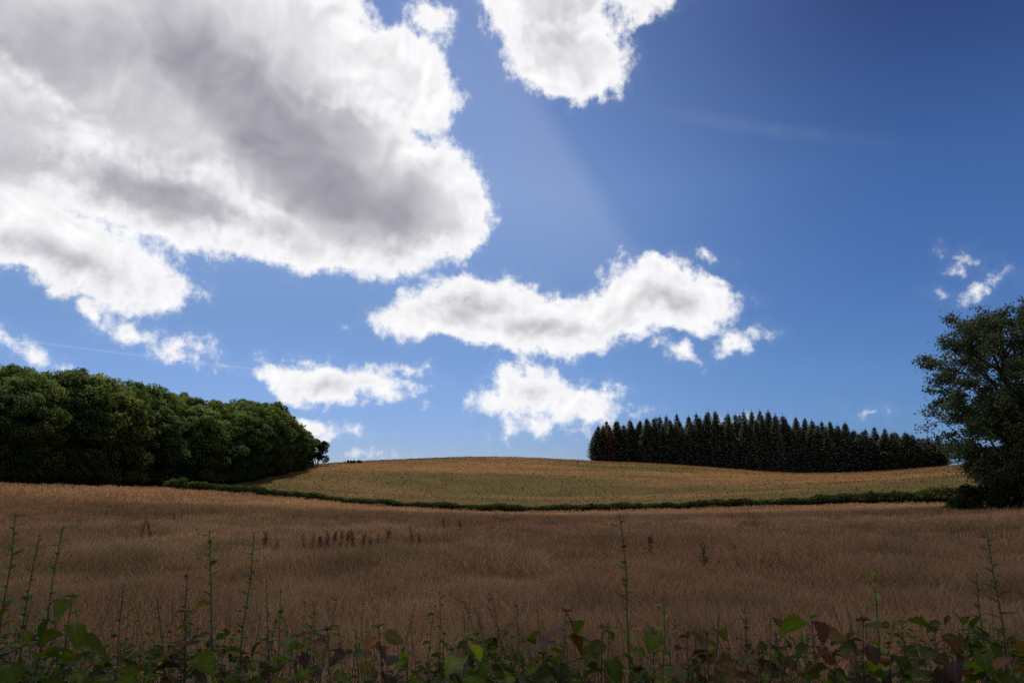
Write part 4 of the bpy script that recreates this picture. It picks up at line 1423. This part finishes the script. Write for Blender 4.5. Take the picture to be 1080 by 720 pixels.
# ------------------------------------------------------------------ sun and the cloud added out of view to shade the near field
def build_light():
    sun = bpy.data.lights.new('sun', 'SUN')
    sun.energy = SUN_E
    sun.angle = R(0.53)
    sun.color = (1.0, 0.94, 0.84)
    so = bpy.data.objects.new('sun', sun)
    COL.objects.link(so)
    so.rotation_euler = (R(90 - SUN_EL), 0, R(180 - SUN_AZ))
    # unseen mist volume added on the sun line, sized to shade the near field
    S = np.array([sin(R(SUN_AZ)) * cos(R(SUN_EL)), cos(R(SUN_AZ)) * cos(R(SUN_EL)), sin(R(SUN_EL))])
    c = np.array(SHADE_AT) + S * (700.0 / S[2])
    bm = bmesh.new()
    bmesh.ops.create_icosphere(bm, subdivisions=5, radius=1.0)
    V = np.array([v.co[:] for v in bm.verts])
    f = 0.78 + 0.5 * fbm(V[:, 0] * 2.3 + V[:, 2] * 1.3 + 9, V[:, 1] * 2.3 - V[:, 2] * 1.1 + 4, 4, 77)
    for v, k in zip(bm.verts, f):
        v.co = (v.co.x * k * SHADE_R[0], v.co.y * k * SHADE_R[1], v.co.z * k * SHADE_R[2])
    me = bpy.data.meshes.new('shade_cloud')
    bm.to_mesh(me); bm.free()
    m, g, out = material('shade_cloud_mist')
    vs = g.node('ShaderNodeVolumeScatter')
    vs.inputs['Color'].default_value = (1, 1, 1, 1)
    vs.inputs['Density'].default_value = SHADE_D
    vs.inputs['Anisotropy'].default_value = 0.5
    g.put(out.inputs['Volume'], vs.outputs[0])
    m.cycles.homogeneous_volume = True
    me.materials.append(m)
    o = bpy.data.objects.new('shade_cloud', me)
    COL.objects.link(o)
    o.location = c
    tag(o, kind='structure')

SUN_E = 4.2
SHADE_AT = (44.0, 0.0, 0.0)
SHADE_R = (130.0, 78.0, 62.0)
SHADE_D = 0.0155

def main():
    build_world()
    make_materials()
    build_light()
    build_ground()
    build_grass()
    build_wood()
    build_conifers()
    build_hedge()
    build_docks()
    build_hedgerow()
    build_stalks()
    big_tree((34.92, 56.0, float(height(34.92, 56.0))), 16.2, 5.5, 7.4, 8.6, 79, 50, 10, 138, (0.094, 0.116, 0.054), 'large loose crowned grey green tree at the right end of the field')
    big_tree((34.81, 52.0, float(height(34.81, 52.0))), 9.6, 3.2, 4.7, 4.9, 78, 24, 9, 200, (0.060, 0.074, 0.022), 'denser darker tree crossing the right picture edge')
    bush((32.80, 57.00, float(height(32.80, 57.00)) - 0.1), 1.70, 1.40, 2.00, 81, (0.026, 0.036, 0.014), 'dark bush at the foot of the large right tree, left side')
    bush((33.73, 54.00, float(height(33.73, 54.00)) - 0.1), 2.00, 1.50, 2.60, 82, (0.022, 0.03, 0.012), 'dark bush at the foot of the large right tree, at the picture edge')
    bush((36.07, 60.00, float(height(36.07, 60.00)) - 0.1), 1.80, 1.40, 2.60, 83, (0.022, 0.03, 0.012), 'dark bush behind the trunk of the large right tree')
    bush((33.85, 62.00, float(height(33.85, 62.00)) - 0.1), 1.30, 1.10, 1.20, 84, (0.032, 0.042, 0.016), 'low bush where the hedge meets the large right tree')
    bush((-47.37, 114.60, float(height(-47.37, 114.60)) - 0.1), 2.00, 1.00, 1.60, 85, (0.055, 0.08, 0.02), 'bright green bush at the wood end of the long hedge', size=(0.16, 0.3))
    bush((-38.44, 196.00, float(height(-38.44, 196.00)) - 0.1), 2.80, 1.20, 0.75, 86, (0.045, 0.055, 0.02), 'small dark bush on the skyline beside the left wood', size=(0.2, 0.4))
    bush((-45.72, 189.00, float(height(-45.72, 189.00)) - 0.1), 2.60, 2.20, 6.60, 87, (0.036, 0.046, 0.014), 'small rounded tree sized bush at the hill end of the left wood', size=(0.2, 0.4), mat='wood_leaf', n_lobes=22, dens=380)
    cam.dof.use_dof = True
    cam.dof.focus_distance = 70.0
    cam.dof.aperture_fstop = 8.0

main()
